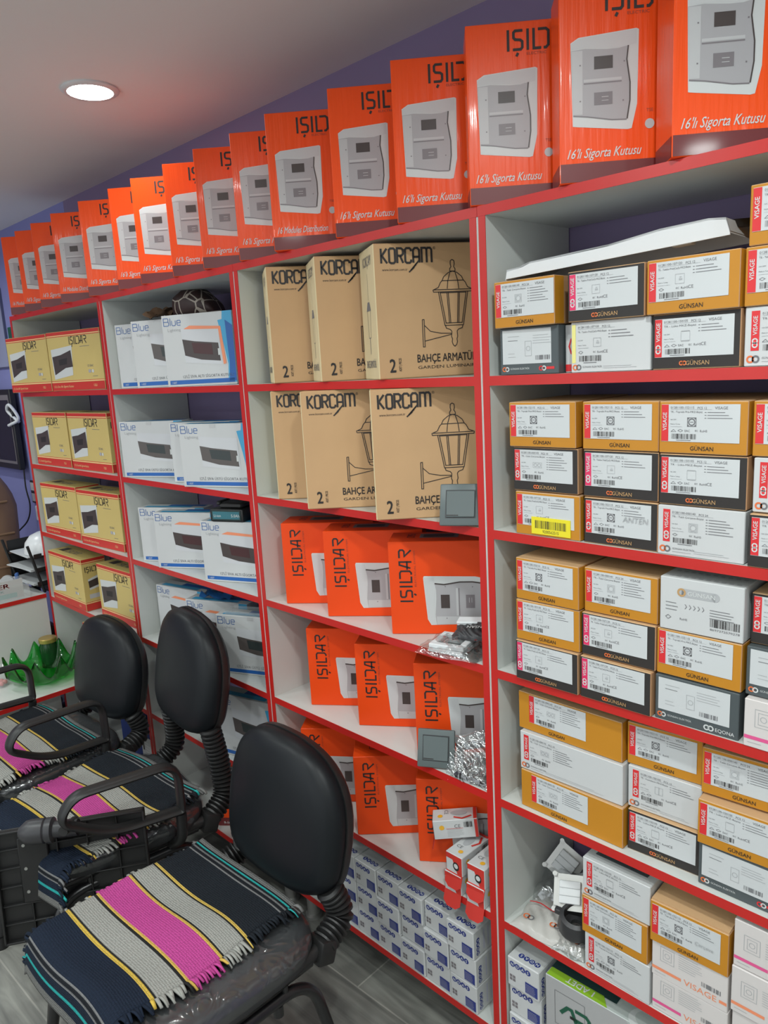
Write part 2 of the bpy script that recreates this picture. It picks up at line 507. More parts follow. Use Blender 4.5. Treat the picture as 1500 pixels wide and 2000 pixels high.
# ------------------------------------------------------------------ shelving
UX = [-3.326, -2.494, -1.704, -0.9085, -0.118]
ZT = [1.904, 1.598, 1.300, 1.008, 0.718, 0.424, 0.123]      # top faces of the seven boards
TH, DEP = 0.018, 0.281
def panel(name, lo, hi, par, white_side=None):
    b = MB(); b.box(lo, hi, M_WHITE)
    # red edge band on the front
    x0, x1 = lo[0], hi[0]
    if white_side == 'r': x1 -= 0.0022
    if white_side == 'l': x0 += 0.0022
    b.box((x0, lo[1] - 0.0012, lo[2]), (x1, lo[1] + 0.0001, hi[2]), M_RED)
    return part(name, b, par)
unit_lab = ['white shelving unit with red edges holding yellow cartons, next to the desk',
            'white shelving unit with red edges holding white and blue cartons',
            'white shelving unit with red edges holding brown lantern cartons',
            'white shelving unit with red edges holding small labelled switch cartons']
for i in range(4):
    xa, xb = UX[i] + 0.0004, UX[i + 1] - 0.0004
    t = empty('shelving_unit', (xa, 0, 0))
    tag(t, unit_lab[i], 'shelving', 'red edged shelving units along the wall')
    W = xb - xa
    for s, (p0, p1) in enumerate(((0, TH), (W - TH, W))):
        panel('side_panel', (p0, 0.0012, ZT[6] - TH), (p1, DEP, ZT[0] - TH - 0.0002), t, 'lr'[s] if (i, s) not in ((0, 0), (3, 1)) else None)
    panel('top_board', (0, 0.0012, ZT[0] - TH), (W, DEP, ZT[0]), t)
    for z in ZT[1:]:
        panel('shelf_board', (TH, 0.0012, z - TH), (W - TH, DEP, z), t)
    for lx in (0.055, W - 0.055):
        for ly in (0.05, 0.23):
            b = MB(); b.lathe([(0.0, 0.0), (0.026, 0.0), (0.026, 0.008), (0.019, 0.012), (0.019, ZT[6] - TH), (0.0, ZT[6] - TH)], M_CHROME, 20)
            o = part('foot', b, t, 50); o.location = (lx, ly, 0)

# ------------------------------------------------------------------ cartons: one builder per kind
PIC_O = [(240, 530), (340, 470), (1060, 415), (1090, 430), (1075, 1330), (1010, 1630), (960, 1640), (330, 1565), (265, 1555)]
PIC_I = [(245, 625), (420, 610), (700, 635), (850, 635), (965, 610), (940, 800), (985, 1080), (975, 1350), (945, 1510), (760, 1500), (450, 1440), (270, 1420)]
def panel_picture(c, face, u0, v0, W, H, rot=False, clip=None):
    def T(pts):
        out = []
        for x, y in pts:
            a, b = (x - 240) / 850, (1640 - y) / 1225
            if rot: a, b = 1 - b, a
            p = (u0 + a * W, v0 + b * H)
            out.append((min(p[0], clip), p[1]) if clip else p)
        return out
    def q(x0, y0, x1, y1): return T([(x0, y0), (x1, y0), (x1, y1), (x0, y1)])
    c.poly(face, T(PIC_O), M_PWHITE, 1)
    c.poly(face, T([(250, 540), (345, 482), (1060, 428), (1062, 600), (860, 630), (420, 600), (250, 612)]), M_CARTONW, 2)
    c.poly(face, T(PIC_I), M_PGREY, 2)
    c.poly(face, T([(250, 632), (390, 630), (390, 1415), (270, 1412)]), M_PGREY2, 3)
    c.poly(face, q(405, 985, 880, 1020), M_PGREY2, 3)
    c.poly(face, q(405, 1030, 880, 1046), M_PGREY3, 3)
    c.poly(face, q(535, 715, 768, 870), M_PDARK, 4)
    c.poly(face, q(535, 1155, 765, 1310), M_PGREY3, 4)
    c.poly(face, q(630, 1210, 715, 1218), M_PGREY2, 5); c.poly(face, q(630, 1255, 715, 1262), M_PGREY2, 5)
    for (x, y) in ((360, 810), (910, 800), (900, 1275), (360, 1250)):
        c.poly(face, q(x - 9, y - 8, x + 9, y + 8), M_PGREY3, 5)
    for s in stroke_polys(T([(960, 614), (942, 780), (984, 1060), (984, 1280), (950, 1508)]), 0.02 * W): c.poly(face, s, M_PDARK, 4)
    for s in stroke_polys(T([(272, 1425), (450, 1447), (760, 1506), (945, 1514)]), 0.016 * W): c.poly(face, s, M_PGREY3, 4)

def tall_orange(variant=0):
    W, D, H = 0.165, 0.092, 0.298
    c = Carton(W, D, H, M_ORANGE)
    for f, L in (('F', W), ('L', D), ('R', D)):
        c.rect(f, 0.0013, 0.0013, L - 0.0013, 0.030, M_MAROON, 1)
    panel_picture(c, 'F', 0.018, 0.076, 0.106, 0.147)
    c.logo('F', 0.072, 0.251, 0.034, M_INK, th=0.13, n=6, sx=1.0)
    c.text('F', 'ELECTRIC', 0.106, 0.2435, 0.0046, M_INKF, width=0.034)
    c.text('F', "16'lı Sigorta Kutusu" if variant == 0 else '16 Modules Distribution', 0.012, 0.0375, 0.0150, M_PWHITE, width=0.118, shear=0.42, lay=3, bold=0.008)
    c.disc('F', 0.142, 0.082, 0.0075, M_PGREY2, 2); c.text('F', 'TSE', 0.142, 0.100, 0.005, M_INKF, align='c')
    return c.build('fuse_box_carton')

def big_orange():
    W, D, H = 0.25, 0.096, 0.222
    c = Carton(W, D, H, M_ORANGE2)
    c.logo('F', 0.053, 0.078, 0.030, M_INK, rot=90, th=0.13, sx=1.18)
    c.text('F', 'ELECTRICAL SYSTEM', 0.062, 0.115, 0.0042, M_INKF, rot=90, width=0.085)
    panel_picture(c, 'F', 0.078, 0.022, 0.16, 0.118, rot=True)
    c.text('F', 'EAC CE', 0.236, 0.16, 0.010, M_INKF, rot=90)
    # printing on the top
    c.logo('T', 0.04, 0.075, 0.018, M_MAROON, rot=-90, n=6)
    c.rect('T', 0.07, 0.035, 0.16, 0.075, M_PGREY3, 1); c.rect('T', 0.078, 0.042, 0.15, 0.068, M_PDARK, 2)
    return c.build('distribution_box_carton')

def yellow_box():
    W, D, H = 0.315, 0.10, 0.215
    c = Carton(W, D, H, M_YELLOW)
    def base(f, L):
        c.rect(f, 0.0013, 0.0013, L - 0.0013, 0.030, M_BOXRED, 1)
        c.rect(f, 0.0013, 0.031, L - 0.0013, 0.0345, M_CREAM, 1); c.rect(f, 0.0013, 0.0345, L - 0.0013, 0.0365, M_BOXRED, 1)
        c.rect(f, 0.0013, H - 0.013, L - 0.0013, H - 0.0013, M_BOXRED, 1)
        c.rect(f, 0.0013, H - 0.0165, L - 0.0013, H - 0.0135, M_CREAM, 1); c.rect(f, 0.0013, H - 0.019, L - 0.0013, H - 0.0165, M_BOXRED, 1)
    base('F', W); base('R', D); base('L', D)
    def S(pts):
        out = []
        for x, y in pts:
            x2 = x - 110 * (y - 905) / 830
            out.append(((x2 - 135) / 640 * W, (1735 - (y + .075 * (x2 - 135))) / 825 * H))
        return out
    c.poly('F', S([(205, 1150), (460, 1090), (492, 1500), (270, 1570)]), M_PWHITE, 1)
    c.poly('F', S([(228, 1250), (330, 1222), (450, 1155), (486, 1385), (400, 1402), (272, 1505)]), M_PDARK, 2)
    c.poly('F', S([(308, 1290), (410, 1263), (412, 1350), (320, 1368)]), M_INK, 3)
    c.logo('F', 0.43 * W, 0.165, 0.029, M_INK, th=0.12)
    c.rect('F', 0.62 * W, 0.155, 0.80 * W, 0.1565, M_GREYINK, 2)
    c.text('F', 'CE EAC', 0.72 * W, 0.082, 0.008, M_GREYINK, width=0.035); c.disc('F', 0.81 * W, 0.066, 0.006, M_PWHITE, 2)
    c.rect('F', 0.73 * W, 0.061, 0.78 * W, 0.072, M_PGREY, 2); c.rect('F', 0.80 * W, 0.047, 0.89 * W, 0.0485, M_GREYINK, 2)
    c.text('F', '12 Li Sıva Altı Sigorta Kutusu', 0.04 * W, 0.012, 0.0085, M_CREAM, width=0.38 * W, shear=0.3, lay=3)
    c.text('F', '12LI', 0.80 * W, 0.012, 0.009, M_CREAM, lay=3)
    # right end
    c.logo('R', 0.012, 0.16, 0.022, M_INK, th=0.13, n=6)
    c.poly('R', [(0.02, 0.13), (0.075, 0.145), (0.078, 0.095), (0.024, 0.085)], M_PWHITE, 1)
    c.poly('R', [(0.021, 0.122), (0.076, 0.134), (0.078, 0.104), (0.023, 0.094)], M_PDARK, 2)
    c.rect('R', 0.02, 0.05, 0.07, 0.068, M_PGREY2, 1)
    c.logo('T', 0.10, 0.03, 0.03, M_PGREY3, n=9); c.rect('T', 0.04, 0.03, 0.085, 0.07, M_PDARK, 1)
    return c.build('fuse_box_carton')

def blue_box(kind, H, torn=False):
    W, D = (0.242 if kind == 'under' else 0.256), 0.062
    c = Carton(W, D, H, M_CARTONW)
    S = lambda pts: [(a * W, b * H) for a, b in pts]
    for st_ in BLU_ST:
        for q in stroke_polys([(0.03 * W + x * .0195, 0.855 * H + y * .0215) for x, y in st_], .0019): c.poly('F', q, M_BLUEINK, 2)
    c.text('F', 'Lighting', 0.08 * W, 0.775 * H, 0.0085, M_PALEINK, width=0.19 * W)
    c.poly('F', S([(.27, .80), (.80, .77), (.82, .28), (.30, .33)]), mat('pale_print', (0.60, 0.61, 0.63), 0.4), 1)
    c.poly('F', S([(.278, .656), (.45, .62), (.784, .577), (.80, .33), (.53, .36), (.30, .43)]), M_PDARK if kind == 'under' else mat('taupe_print', (0.10, 0.085, 0.08), 0.4), 2)
    c.poly('F', S([(.41, .60), (.69, .57), (.70, .42), (.43, .455)]), mat('dark_maroon_print', (0.06, 0.015, 0.016), 0.4) if kind == 'under' else mat('dark_teal_print', (0.035, 0.045, 0.045), 0.4), 3)
    c.rect('F', .772 * W, .41 * H, .80 * W, .50 * H, M_PWHITE, 3)
    c.poly('F', S([(.87, .999), (.998, .999), (.998, .03), (.88, .03), (.90, .28), (.86, .55), (.80, .88), (.86, .89)]), M_CYAN, 1)
    c.poly('F', S([(.90, .88), (.998, .80), (.998, .05), (.90, .05), (.92, .30), (.91, .55)]), M_BLUE, 2)
    if kind == 'under':
        c.poly('F', S([(.31, .795), (.40, .838), (.835, .80), (.80, .765)]), M_SALMON, 3)
        c.poly('F', S([(.80, .765), (.835, .80), (.875, .29), (.835, .28)]), M_SALMON, 3)
    c.rect('F', .04 * W, .03 * H, .97 * W, .088 * H, M_BLUE, 2)
    c.text('F', '1 ADET', .07 * W, .042 * H, 0.006, M_PWHITE, lay=3, width=.07 * W)
    c.text('F', "12'Lİ SIVA ALTI SİGORTA KUTUSU" if kind == 'under' else "12'Lİ SIVA ÜSTÜ SİGORTA KUTUSU", .24 * W, .115 * H, 0.0085, M_GREYINK, width=.72 * W)
    c.rect('T', 0.02, 0.008, 0.20, 0.03, M_CYAN, 1); c.rect('T', 0.10, 0.03, 0.24, 0.055, M_BLUE, 1)
    c.rect('F', 0.44 * W, H - 0.012, 0.52 * W, H - 0.0015, M_PGREY2, 2) if torn else None
    return c.build('fuse_box_carton')

def lantern_box():
    W, D, H = 0.24, 0.135, 0.278
    c = Carton(W, D, H, M_KRAFT, mats={'L': M_KRAFT2, 'F': M_KRAFT}, bev=0.002)
    def T(face, s):
        pass
    for ox, st_ in KOR:
        for q in stroke_polys([(0.017 + (ox + x) * .0300, 0.238 + y * .0295) for x, y in st_], .0044): c.poly('F', q, M_INK, 2)
    c.text('F', '®', 0.130, 0.264, 0.006, M_INK)
    c.text('F', 'www.korcam.com.tr', 0.018, 0.2225, 0.0055, M_INK, width=0.055)
    for k in range(4):
        c.line('F', [(0.076 + .004 * k, 0.219 + .004 * k), (0.088 + .004 * k, 0.229 + .005 * k)], 0.0028, M_INK, 3)
    # lantern drawing
    cx, th = 0.172, 0.0016
    L = lambda pts: c.line('F', pts, th, M_INK, 2)
    def sym(pts):
        L([(cx + x, z) for x, z in pts]); L([(cx - x, z) for x, z in pts])
    sym([(0, .243), (.004, .24), (.0045, .234), (.003, .228), (.006, .224), (.006, .219), (0, .219)])
    sym([(0, .219), (.010, .216), (.020, .208), (.024, .200), (.028, .196), (.033, .186), (.045, .181), (.044, .177), (0, .177)])
    sym([(0, .200), (.024, .200)]); sym([(0, .1815), (.043, .1815)]); sym([(.006, .216), (.011, .2), (.013, .183)])
    sym([(.033, .177), (.021, .107), (0, .107)]); sym([(.029, .175), (.018, .111)]); sym([(.011, .175), (.0075, .111)]); sym([(.014, .175), (.0105, .111)])
    sym([(0, .175), (.030, .175)]); sym([(0, .112), (.019, .112)])
    sym([(.020, .107), (.018, .101), (.009, .098), (.006, .094), (.007, .083), (.005, .078), (.006, .072), (.004, .066), (0, .062)])
    L([(.1005, .121), (.1005, .064), (.1045, .064), (.1045, .121), (.1005, .121)])
    L([(.1045, .109), (.118, .096), (.142, .091), (.166, .090)]); L([(.1045, .076), (.166, .088)])
    c.text('F', '2', 0.024, 0.014, 0.029, M_INK, bold=0.02, width=0.014)
    c.text('F', 'ADET | PIECES', 0.050, 0.015, 0.006, M_INK, rot=90, width=0.028, bold=0.01)
    c.text('F', 'BAHÇE ARMATÜRÜ', 0.086, 0.032, 0.0175, M_INK, width=0.146, bold=0.016)
    c.text('F', 'GARDEN LUMINAIRE', 0.087, 0.018, 0.0068, M_INK, width=0.138)
    # left side
    c.text('L', 'KORÇAM', 0.035, 0.24, 0.022, M_GREYINK, width=0.075)
    lx = 0.07
    c.line('L', [(lx, .225), (lx, .17)], 0.0012, M_GREYINK)
    c.poly('L', [(lx - .02, .147), (lx + .02, .147), (lx + .008, .166), (lx - .008, .166)], M_GREYINK, 1)
    c.line('L', [(lx - .015, .147), (lx - .009, .09), (lx + .009, .09), (lx + .015, .147)], 0.0015, M_GREYINK)
    c.line('L', [(lx, .09), (lx, .055)], 0.003, M_GREYINK)
    c.text('L', 'BAHÇE ARMATÜRÜ', 0.025, 0.026, 0.016, M_GREYINK, width=0.09, bold=0.02)
    c.rect('T', 0.10, 0.004, 0.135, 0.012, M_PDARK, 1)
    return c.build('lantern_carton')

def gg(c, face, u, v, r, m1, m2, lay=3, rot=False):
    """two linked rings of the maker's sign"""
    d = (0, 1.35 * r) if rot else (1.35 * r, 0)
    for k, mm in ((0, m1), (1, m2)):
        c.annulus(face, u + d[0] * k, v + d[1] * k, 0.55 * r, r, mm, lay)

def noas_box():
    W, D, H = 0.0805, 0.115, 0.0725
    c = Carton(W, D, H, M_CARTONW, bev=0.002)
    for (face, u, v, s, rot) in (('F', 0.013, 0.058, 0.0135, 0), ('T', 0.066, 0.018, 0.0135, 180), ('R', 0.016, 0.012, 0.0115, 90)):
        for k, ch in enumerate('NOAS'):
            a, b = {0: (k * s, 0), 180: (-k * s, 0), 90: (0, k * s)}[rot]
            c.disc(face, u + a, v + b, 0.0066 if rot != 90 else 0.0058, M_NAVY, 1)
            dx, dy = {0: (0, -0.0035), 180: (0, 0.0035), 90: (0.0035, 0)}[rot]
            c.text(face, ch, u + a + dx, v + b + dy, 0.0072, M_PWHITE, lay=2, rot=rot, align='c', bold=0.02)
    c.rect('F', 0.046, 0.006, 0.077, 0.033, M_NAVY, 1)
    c.lines('F', 0.048, 0.027, 0.024, 6, 0.0038, M_PALEINK, 2, th=0.0008, seed=5)
    for a in (0, 1):
        for b in (0, 1):
            c.rect('F', 0.006 + a * 0.008, 0.016 + b * 0.008, 0.0125 + a * 0.008, 0.0225 + b * 0.008, M_PGREY3, 1)
            c.rect('T', 0.046 + a * 0.011, 0.062 + b * 0.011, 0.055 + a * 0.011, 0.071 + b * 0.011, M_NAVY, 1)
    for k in range(3):
        c.rect('R', 0.036 + k * 0.016, 0.012, 0.041 + k * 0.016, 0.062, mat('lavender_print', (0.5, 0.5, 0.6), 0.5), 1)
    return c.build('bulb_carton')

# ---- small electrical cartons with a paper label
def icon(c, kind, u, v, s, m, lay=3):
    t = 0.0006
    if kind == 'socket':
        c.ring('F', u - s, v - s, u + s, v + s, t * 1.6, m, lay); c.annulus('F', u, v, s * .55, s * .8, m, lay, 18)
        for k in (-1, 0, 1): c.disc('F', u + k * s * .25, v, s * .11, m, lay, 8)
        for a in (-1, 1):
            for b in (-1, 1): c.disc('F', u + a * s * .8, v + b * s * .8, s * .22, m, lay, 8)
    elif kind == 'switch':
        c.ring('F', u - s, v - s, u + s, v + s, t, m, lay)
        for a in (-1, 1): c.rect('F', u - s * .9, v + a * s * 1.05 - t, u + s * .9, v + a * s * 1.05 + t, m, lay)
    elif kind == 'frame':
        c.ring('F', u - s, v - s, u + s, v + s, t, m, lay); c.annulus('F', u, v, s * .55, s * .65, m, lay, 18)
        c.ring('F', u - s * .75, v - s * .75, u + s * .75, v + s * .75, t, m, lay)
    elif kind == 'phone':
        c.ring('F', u - s, v - s, u + s, v + s, t, m, lay); c.rect('F', u - s * .2, v - s * .3, u + s * .5, v + s * .1, m, lay)
        c.rect('F', u - s * .1, v + s * .3, u + s * .4, v + s * .4, m, lay)
    elif kind == 'double':
        for k in (-1, 1): c.annulus('F', u + k * s * .55, v, s * .35, s * .5, m, lay, 16)
        c.ring('F', u - s * 1.3, v - s * .7, u + s * 1.3, v + s * .7, t, m, lay)
    elif kind == 'two':
        c.ring('F', u - s, v - s, u + s, v + s, t, m, lay); c.rect('F', u - t, v - s, u + t, v + s, m, lay)

NAMES = {'socket': ('01281100-152115', 'PCS 12', 'TR - Topraklı Priz-MKZ-Beyaz'),
         'phone': ('01281100-107120', 'PCS 12', 'TR - Telefon Prizi(Cat3)-MKZ-Beyaz'),
         'switch': ('01281100-150105', 'PCS 12', 'TR - Lüks-MKZ-Beyaz'),
         'frame': ('01281100-000140', 'PCS 24', 'TR - Tekli Çerçeve-Beyaz'),
         'double': ('01281100-000143', 'PCS 10', 'TR - Üçlü Çerçeve-Beyaz'),
         'two': ('01281100-150102', 'PCS 12', 'TR - Komütatör-MKZ-Beyaz')}
def label_print(c, ic, u, v, w, h, lay=2, brand=True, ce=True, big=False):
    code, pcs, name = NAMES[ic]
    c.text('F', code, u + .03 * w, v + .885 * h, .0036, M_GREYINK, lay, width=.34 * w)
    c.text('F', pcs, u + .42 * w, v + .875 * h, .0036, M_GREYINK, lay)
    if brand: c.text('F', 'VISAGE', u + .66 * w, v + .87 * h, .0044, M_GREYINK, lay)
    c.text('F', name, u + .03 * w, v + .775 * h, .0030, M_GREYINK, lay, width=.46 * w)
    c.rect('F', u + .03 * w, v + .86 * h, u + .62 * w, v + .867 * h, M_PALEINK, lay)
    icon(c, ic, u + .34 * w, v + .53 * h, .0072, M_GREYINK if ic == 'socket' else M_PALEINK, lay)
    c.text('F', '16A 250V', u + .03 * w, v + .58 * h, .0018, M_GREYINK, lay); c.text('F', 'Made in Turkey', u + .03 * w, v + .46 * h, .0018, M_GREYINK, lay)
    c.rect('F', u + .03 * w, v + .40 * h, u + .2 * w, v + .408 * h, M_PALEINK, lay)
    n = 6 if ic in ('frame', 'double') else 3
    for k in range(n):
        c.rect('F', u + .52 * w, v + (.78 - .075 * k) * h, u + .545 * w, v + (.795 - .075 * k) * h, M_GREYINK, lay)
        c.rect('F', u + .56 * w, v + (.78 - .075 * k) * h, u + (.80 + .1 * ((k * 7) % 3) / 2) * w, v + (.795 - .075 * k) * h, M_GREYINK, lay)
    x = u + .04 * w
    if ic in ('socket', 'switch', 'two'):
        c.line('F', [(x, v + .27 * h), (x + .004, v + .33 * h), (x + .008, v + .27 * h), (x, v + .27 * h)], .0006, M_GREYINK, lay); x += .011
    c.line('F', [(x, v + .30 * h), (x + .004, v + .335 * h), (x + .008, v + .30 * h), (x + .004, v + .265 * h), (x, v + .30 * h)], .0006, M_GREYINK, lay); x += .011
    if ic in ('socket', 'switch'): c.text('F', 'EAC', x, v + .27 * h, .0034, M_GREYINK, lay)
    c.text('F', 'IEC', x + .016, v + .28 * h, .0028, M_GREYINK, lay)
    c.text('F', 'RoHS', x + .024, v + .27 * h, .0036, M_GREYINK, lay)
    if ic in ('phone', 'switch', 'two'): c.text('F', 'CE', x + .035, v + .27 * h, .0050, M_GREYINK, lay)
    c.bars('F', u + .05 * w, v + .075 * h, .36 * w, .14 * h, M_INK, lay, seed=len(name))
    c.rect('F', u + .12 * w, v + .035 * h, u + .33 * w, v + .05 * h, M_GREYINK, lay)

class Sheet(Carton):
    """a printed paper label lying on the front face of its carton"""
    def __init__(self, u, v, w, h, m, lift=0.0006):
        MB.__init__(self); self.w, self.d, self.h = w, 0, h
        self.lift = lift
        self.box((u, -lift - 0.0003, v), (u + w, -0.0001, v + h), m)
    def P(self, face, u, v, lay):
        return (u, -self.lift - 0.0003 - 0.0002 * lay, v)

_SW = {}
def switch_box(kind, ic, w=0.1365, h=0.0815, strip=None):
    key = (kind, ic, w, h, strip)
    if key in _SW: return copy_thing(_SW[key])
    D = 0.21
    lab = None
    if kind in ('ochre', 'charcoal'):
        mo = M_OCHRE if kind == 'ochre' else M_CHAR
        c = Carton(w, D, h, M_KRAFT, mats={'F': mo, 'T': M_KRAFT, 'R': mat('tan_side', (0.48, 0.26, 0.13), 0.6), 'L': mo})
        c.rect('R', 0.001, 0.001, 0.03, h - 0.001, mo, 0) if kind == 'ochre' else None
        lw = 0.121 if w < 0.2 else 0.128
        u0 = 0.004 if w < 0.2 else 0.026
        v0 = 0.0185
        tx = w * .40 if w < .2 else .075
        if kind == 'ochre': c.text('F', 'GÜNSAN', tx - 0.004, 0.0055, 0.0068, M_CHAR, width=0.036, bold=0.004)
        else:
            c.text('F', 'GÜNSAN', tx, 0.0055, 0.0068, M_GOLD, width=0.036, bold=0.004)
            gg(c, 'F', tx - 0.007, 0.0088, 0.0036, M_ORINK, M_ORINK, 2)
        lab = Sheet(u0, v0, lw, 0.0585, M_LABEL)
        sm_ = M_LRED if (strip or 'red') == 'red' else M_LPINK
        lab.rect('F', u0, v0 + 0.0005, u0 + 0.0115, v0 + 0.058, sm_, 1)
        lab.text('F', 'VISAGE', u0 + 0.0086, v0 + (0.017 if kind == 'ochre' else 0.024), 0.0066, M_PWHITE, 2, rot=90, width=0.029, bold=0.015)
        if kind != 'ochre': gg(lab, 'F', u0 + 0.0056, v0 + 0.0095, 0.0042, M_PWHITE, M_PWHITE, 2, rot=True)
        label_print(lab, ic, u0 + 0.0115, v0, lw - 0.0115, 0.0585, brand=not (strip == 'pink' and kind == 'charcoal'))
    elif kind == 'white':
        c = Carton(w, D, h, M_CARTONW)
        c.rect('F', 0.009, 0.022, 0.0205, h - 0.006, M_LRED, 1)
        c.text('F', 'VISAGE', 0.0175, 0.044, 0.0062, M_PWHITE, 2, rot=90, width=0.027, bold=0.015)
        gg(c, 'F', 0.0147, 0.030, 0.0042, M_PWHITE, M_PWHITE, 2, rot=True)
        gg(c, 'F', 0.009, 0.010, 0.0055, M_ORINK, M_GREYINK, 2)
        c.text('F', 'GÜNSAN ELEKTRİK', 0.025, 0.010, 0.0030, M_GREYINK, 2); c.rect('F', 0.025, 0.006, 0.055, 0.0068, M_PALEINK, 2)
        c.lines('F', 0.06, 0.010, w - 0.07, 2, 0.003, M_PALEINK, 2, th=0.0006)
        label_print(c, ic, 0.0205, 0.017, 0.11, h - 0.022, brand=False)
    elif kind == 'yellowstrip':
        c = Carton(w, D, h, M_CARTONW)
        c.rect('F', 0.002, 0.016, 0.009, h - 0.004, mat('pale_yellow', (0.80, 0.74, 0.25), 0.5), 1)
        gg(c, 'F', 0.008, 0.0085, 0.005, M_ORINK, M_GREYINK, 2)
        c.text('F', 'GÜNSAN ELEKTRİK', 0.022, 0.0075, 0.0030, M_GREYINK, 2); c.lines('F', 0.06, 0.009, w - 0.07, 2, 0.003, M_PALEINK, 2, th=0.0006)
        label_print(c, ic, 0.010, 0.013, 0.115, h - 0.016, brand=False)
    elif kind == 'slate':
        c = Carton(w, D, h, M_SLATE)
        u0, v0, lw, lh = 0.006, 0.019, w - 0.02, h - 0.023
        c.text('F', 'GÜNSAN ELEKTRİK', 0.022, 0.009, 0.0034, M_PWHITE, 2); gg(c, 'F', 0.009, 0.010, 0.0045, M_ORINK, M_PWHITE, 2)
        if ic == 'two':
            gg(c, 'F', w - 0.05, 0.0085, 0.005, M_PWHITE, M_PWHITE, 2); c.text('F', 'EQONA', w - 0.036, 0.0055, 0.0062, M_PWHITE, 2, bold=0.01)
        else:
            gg(c, 'F', w - 0.035, 0.010, 0.0045, M_LRED, M_PWHITE, 2); c.rect('F', w - 0.024, 0.008, w - 0.008, 0.0125, M_LRED, 2)
        lab = Sheet(u0, v0, lw, lh, M_LABEL)
        lab.lines('F', u0 + .012, v0 + .80 * lh, .035, 1, .004, M_PALEINK, 2); lab.lines('F', u0 + .012, v0 + .68 * lh, .03, 1, .004, M_GREYINK, 2)
        lab.lines('F', u0 + .065, v0 + .80 * lh, .045, 4, .0045, M_PALEINK, 2); lab.ring('F', u0 + .048, v0 + .22 * lh, u0 + .062, v0 + .66 * lh, .0008, M_PALEINK, 2)
        lab.annulus('F', u0 + .055, v0 + .44 * lh, .0035, .0045, M_PALEINK, 2); lab.bars('F', u0 + .07, v0 + .10 * lh, .03, .008, M_GREYINK, 2, n=16)
        lab.lines('F', u0 + .012, v0 + .30 * lh, .02, 2, .006, M_PALEINK, 2)
    elif kind == 'sketch':
        c = Carton(w, D, h, mat('warm_white_carton', (0.66, 0.62, 0.60), 0.5))
        sm_ = {'pink': M_PINKP, 'red': M_SALMON}[strip]
        c.rect('F', 0.001, 0.014, 0.055, 0.020, sm_, 1); c.rect('F', w - 0.014, 0.014, w - 0.001, 0.020, sm_, 1)
        c.text('F', 'VISAGE', 0.060, 0.0115, 0.012, M_SALMON, 1, width=0.058)
        c.ring('F', 0.016, 0.036, 0.042, 0.066, .0008, M_PALEINK, 1); c.ring('F', 0.021, 0.041, 0.037, 0.061, .0008, M_PALEINK, 1)
        c.annulus('F', 0.029, 0.051, .004, .005, M_PALEINK, 1)
        c.lines('F', 0.050, 0.066, 0.05, 7, .0045, M_PALEINK, 1); c.bars('F', w - 0.045, 0.028, 0.034, 0.009, M_GREYINK, 1, n=16)
        c.lines('F', 0.006, 0.008, 0.03, 1, .004, M_PALEINK, 1)
    elif kind == 'gold':
        c = Carton(w, D, h, M_CARTONW)
        # rounded grey plate with the white name and a gold ring letter
        c.rect('F', 0.036, 0.060, 0.090, 0.074, M_PALEINK, 1); c.disc('F', 0.036, 0.067, 0.007, M_PALEINK, 1); c.disc('F', 0.090, 0.067, 0.007, M_PALEINK, 1)
        c.annulus('F', 0.036, 0.067, 0.004, 0.0072, M_GOLD, 2); c.text('F', 'GÜNSAN', 0.046, 0.0635, 0.0072, M_PWHITE, 2, width=0.044, bold=0.01)
        c.lines('F', 0.01, 0.047, 0.025, 3, 0.006, M_GREYINK, 2); c.lines('F', 0.082, 0.045, 0.045, 4, 0.0045, M_GREYINK, 2)
        for k in range(5): c.line('F', [(0.042 + k * .007, .040), (0.045 + k * .007, .044), (0.042 + k * .007, .048)], .0008, M_GREYINK, 2)
        c.text('F', 'RoHS', 0.034, 0.020, 0.004, M_GREYINK, 2); c.line('F', [(.010, .022), (.0145, .0255), (.019, .022), (.0145, .0185), (.010, .022)], .0008, M_GREYINK, 2)
        c.bars('F', 0.083, 0.018, 0.046, 0.013, M_INK, 2, n=30); c.text('F', '8697372570278', 0.083, 0.012, 0.0036, M_GREYINK, 2, width=0.046)
        for i in range(10):
            for j in range(6): c.rect('T', 0.01 + i * .012, 0.01 + j * .03, 0.017 + i * .012, 0.017 + j * .03, M_PALEINK, 1)
    o = c.build('switch_carton')
    if lab: part('paper_label', lab, o)
    _SW[key] = o
    return o
# ------------------------------------------------------------------ stock on the shelves
ORD = ['leftmost', 'second', 'third', 'fourth', 'fifth', 'sixth', 'seventh', 'eighth', 'ninth', 'tenth',
       'eleventh', 'twelfth', 'thirteenth', 'fourteenth', 'fifteenth', 'sixteenth']
E_ = 0.0006
def shelf_row(first, rows, cat, group):
    """rows: (x, y, z, rz, label); first: dict or object to copy"""
    pass

# tall orange cartons on top of the units
TOPX = [-3.262, -3.112, -2.94, -2.745, -2.522, -2.318, -2.17, -1.985, -1.815, -1.652, -1.488, -1.285, -1.10, -0.915, -0.725, -0.535]
TOPY = [-.012, -.012, -.016, -.02, -.018, -.012, -.012, -.010, -.016, -.012, -.026, -.012, -.010, -.010, -.012, -.014]
TOPA = [42, 41, 42, 42, 41, 40, 41, 42, 42, 41, 42, 41, 41, 41, 40, 40]
tall = {0: tall_orange(0), 1: tall_orange(1)}
used = set()
for i, (x, y, a) in enumerate(zip(TOPX, TOPY, TOPA)):
    v = 1 if i in (0, 3, 10) else 0
    o = tall[v] if v not in used else copy_thing(tall[v])
    used.add(v)
    place(o, (x, y, ZT[0] + E_), a)
    extra = ('leftmost of the row' if i == 0 else 'at the right end of the row' if i == 15 else ORD[i] + ' from the left')
    tag(o, 'tall glossy orange carton on top of the shelving, ' + extra, 'box', 'tall orange cartons on top of the shelving')

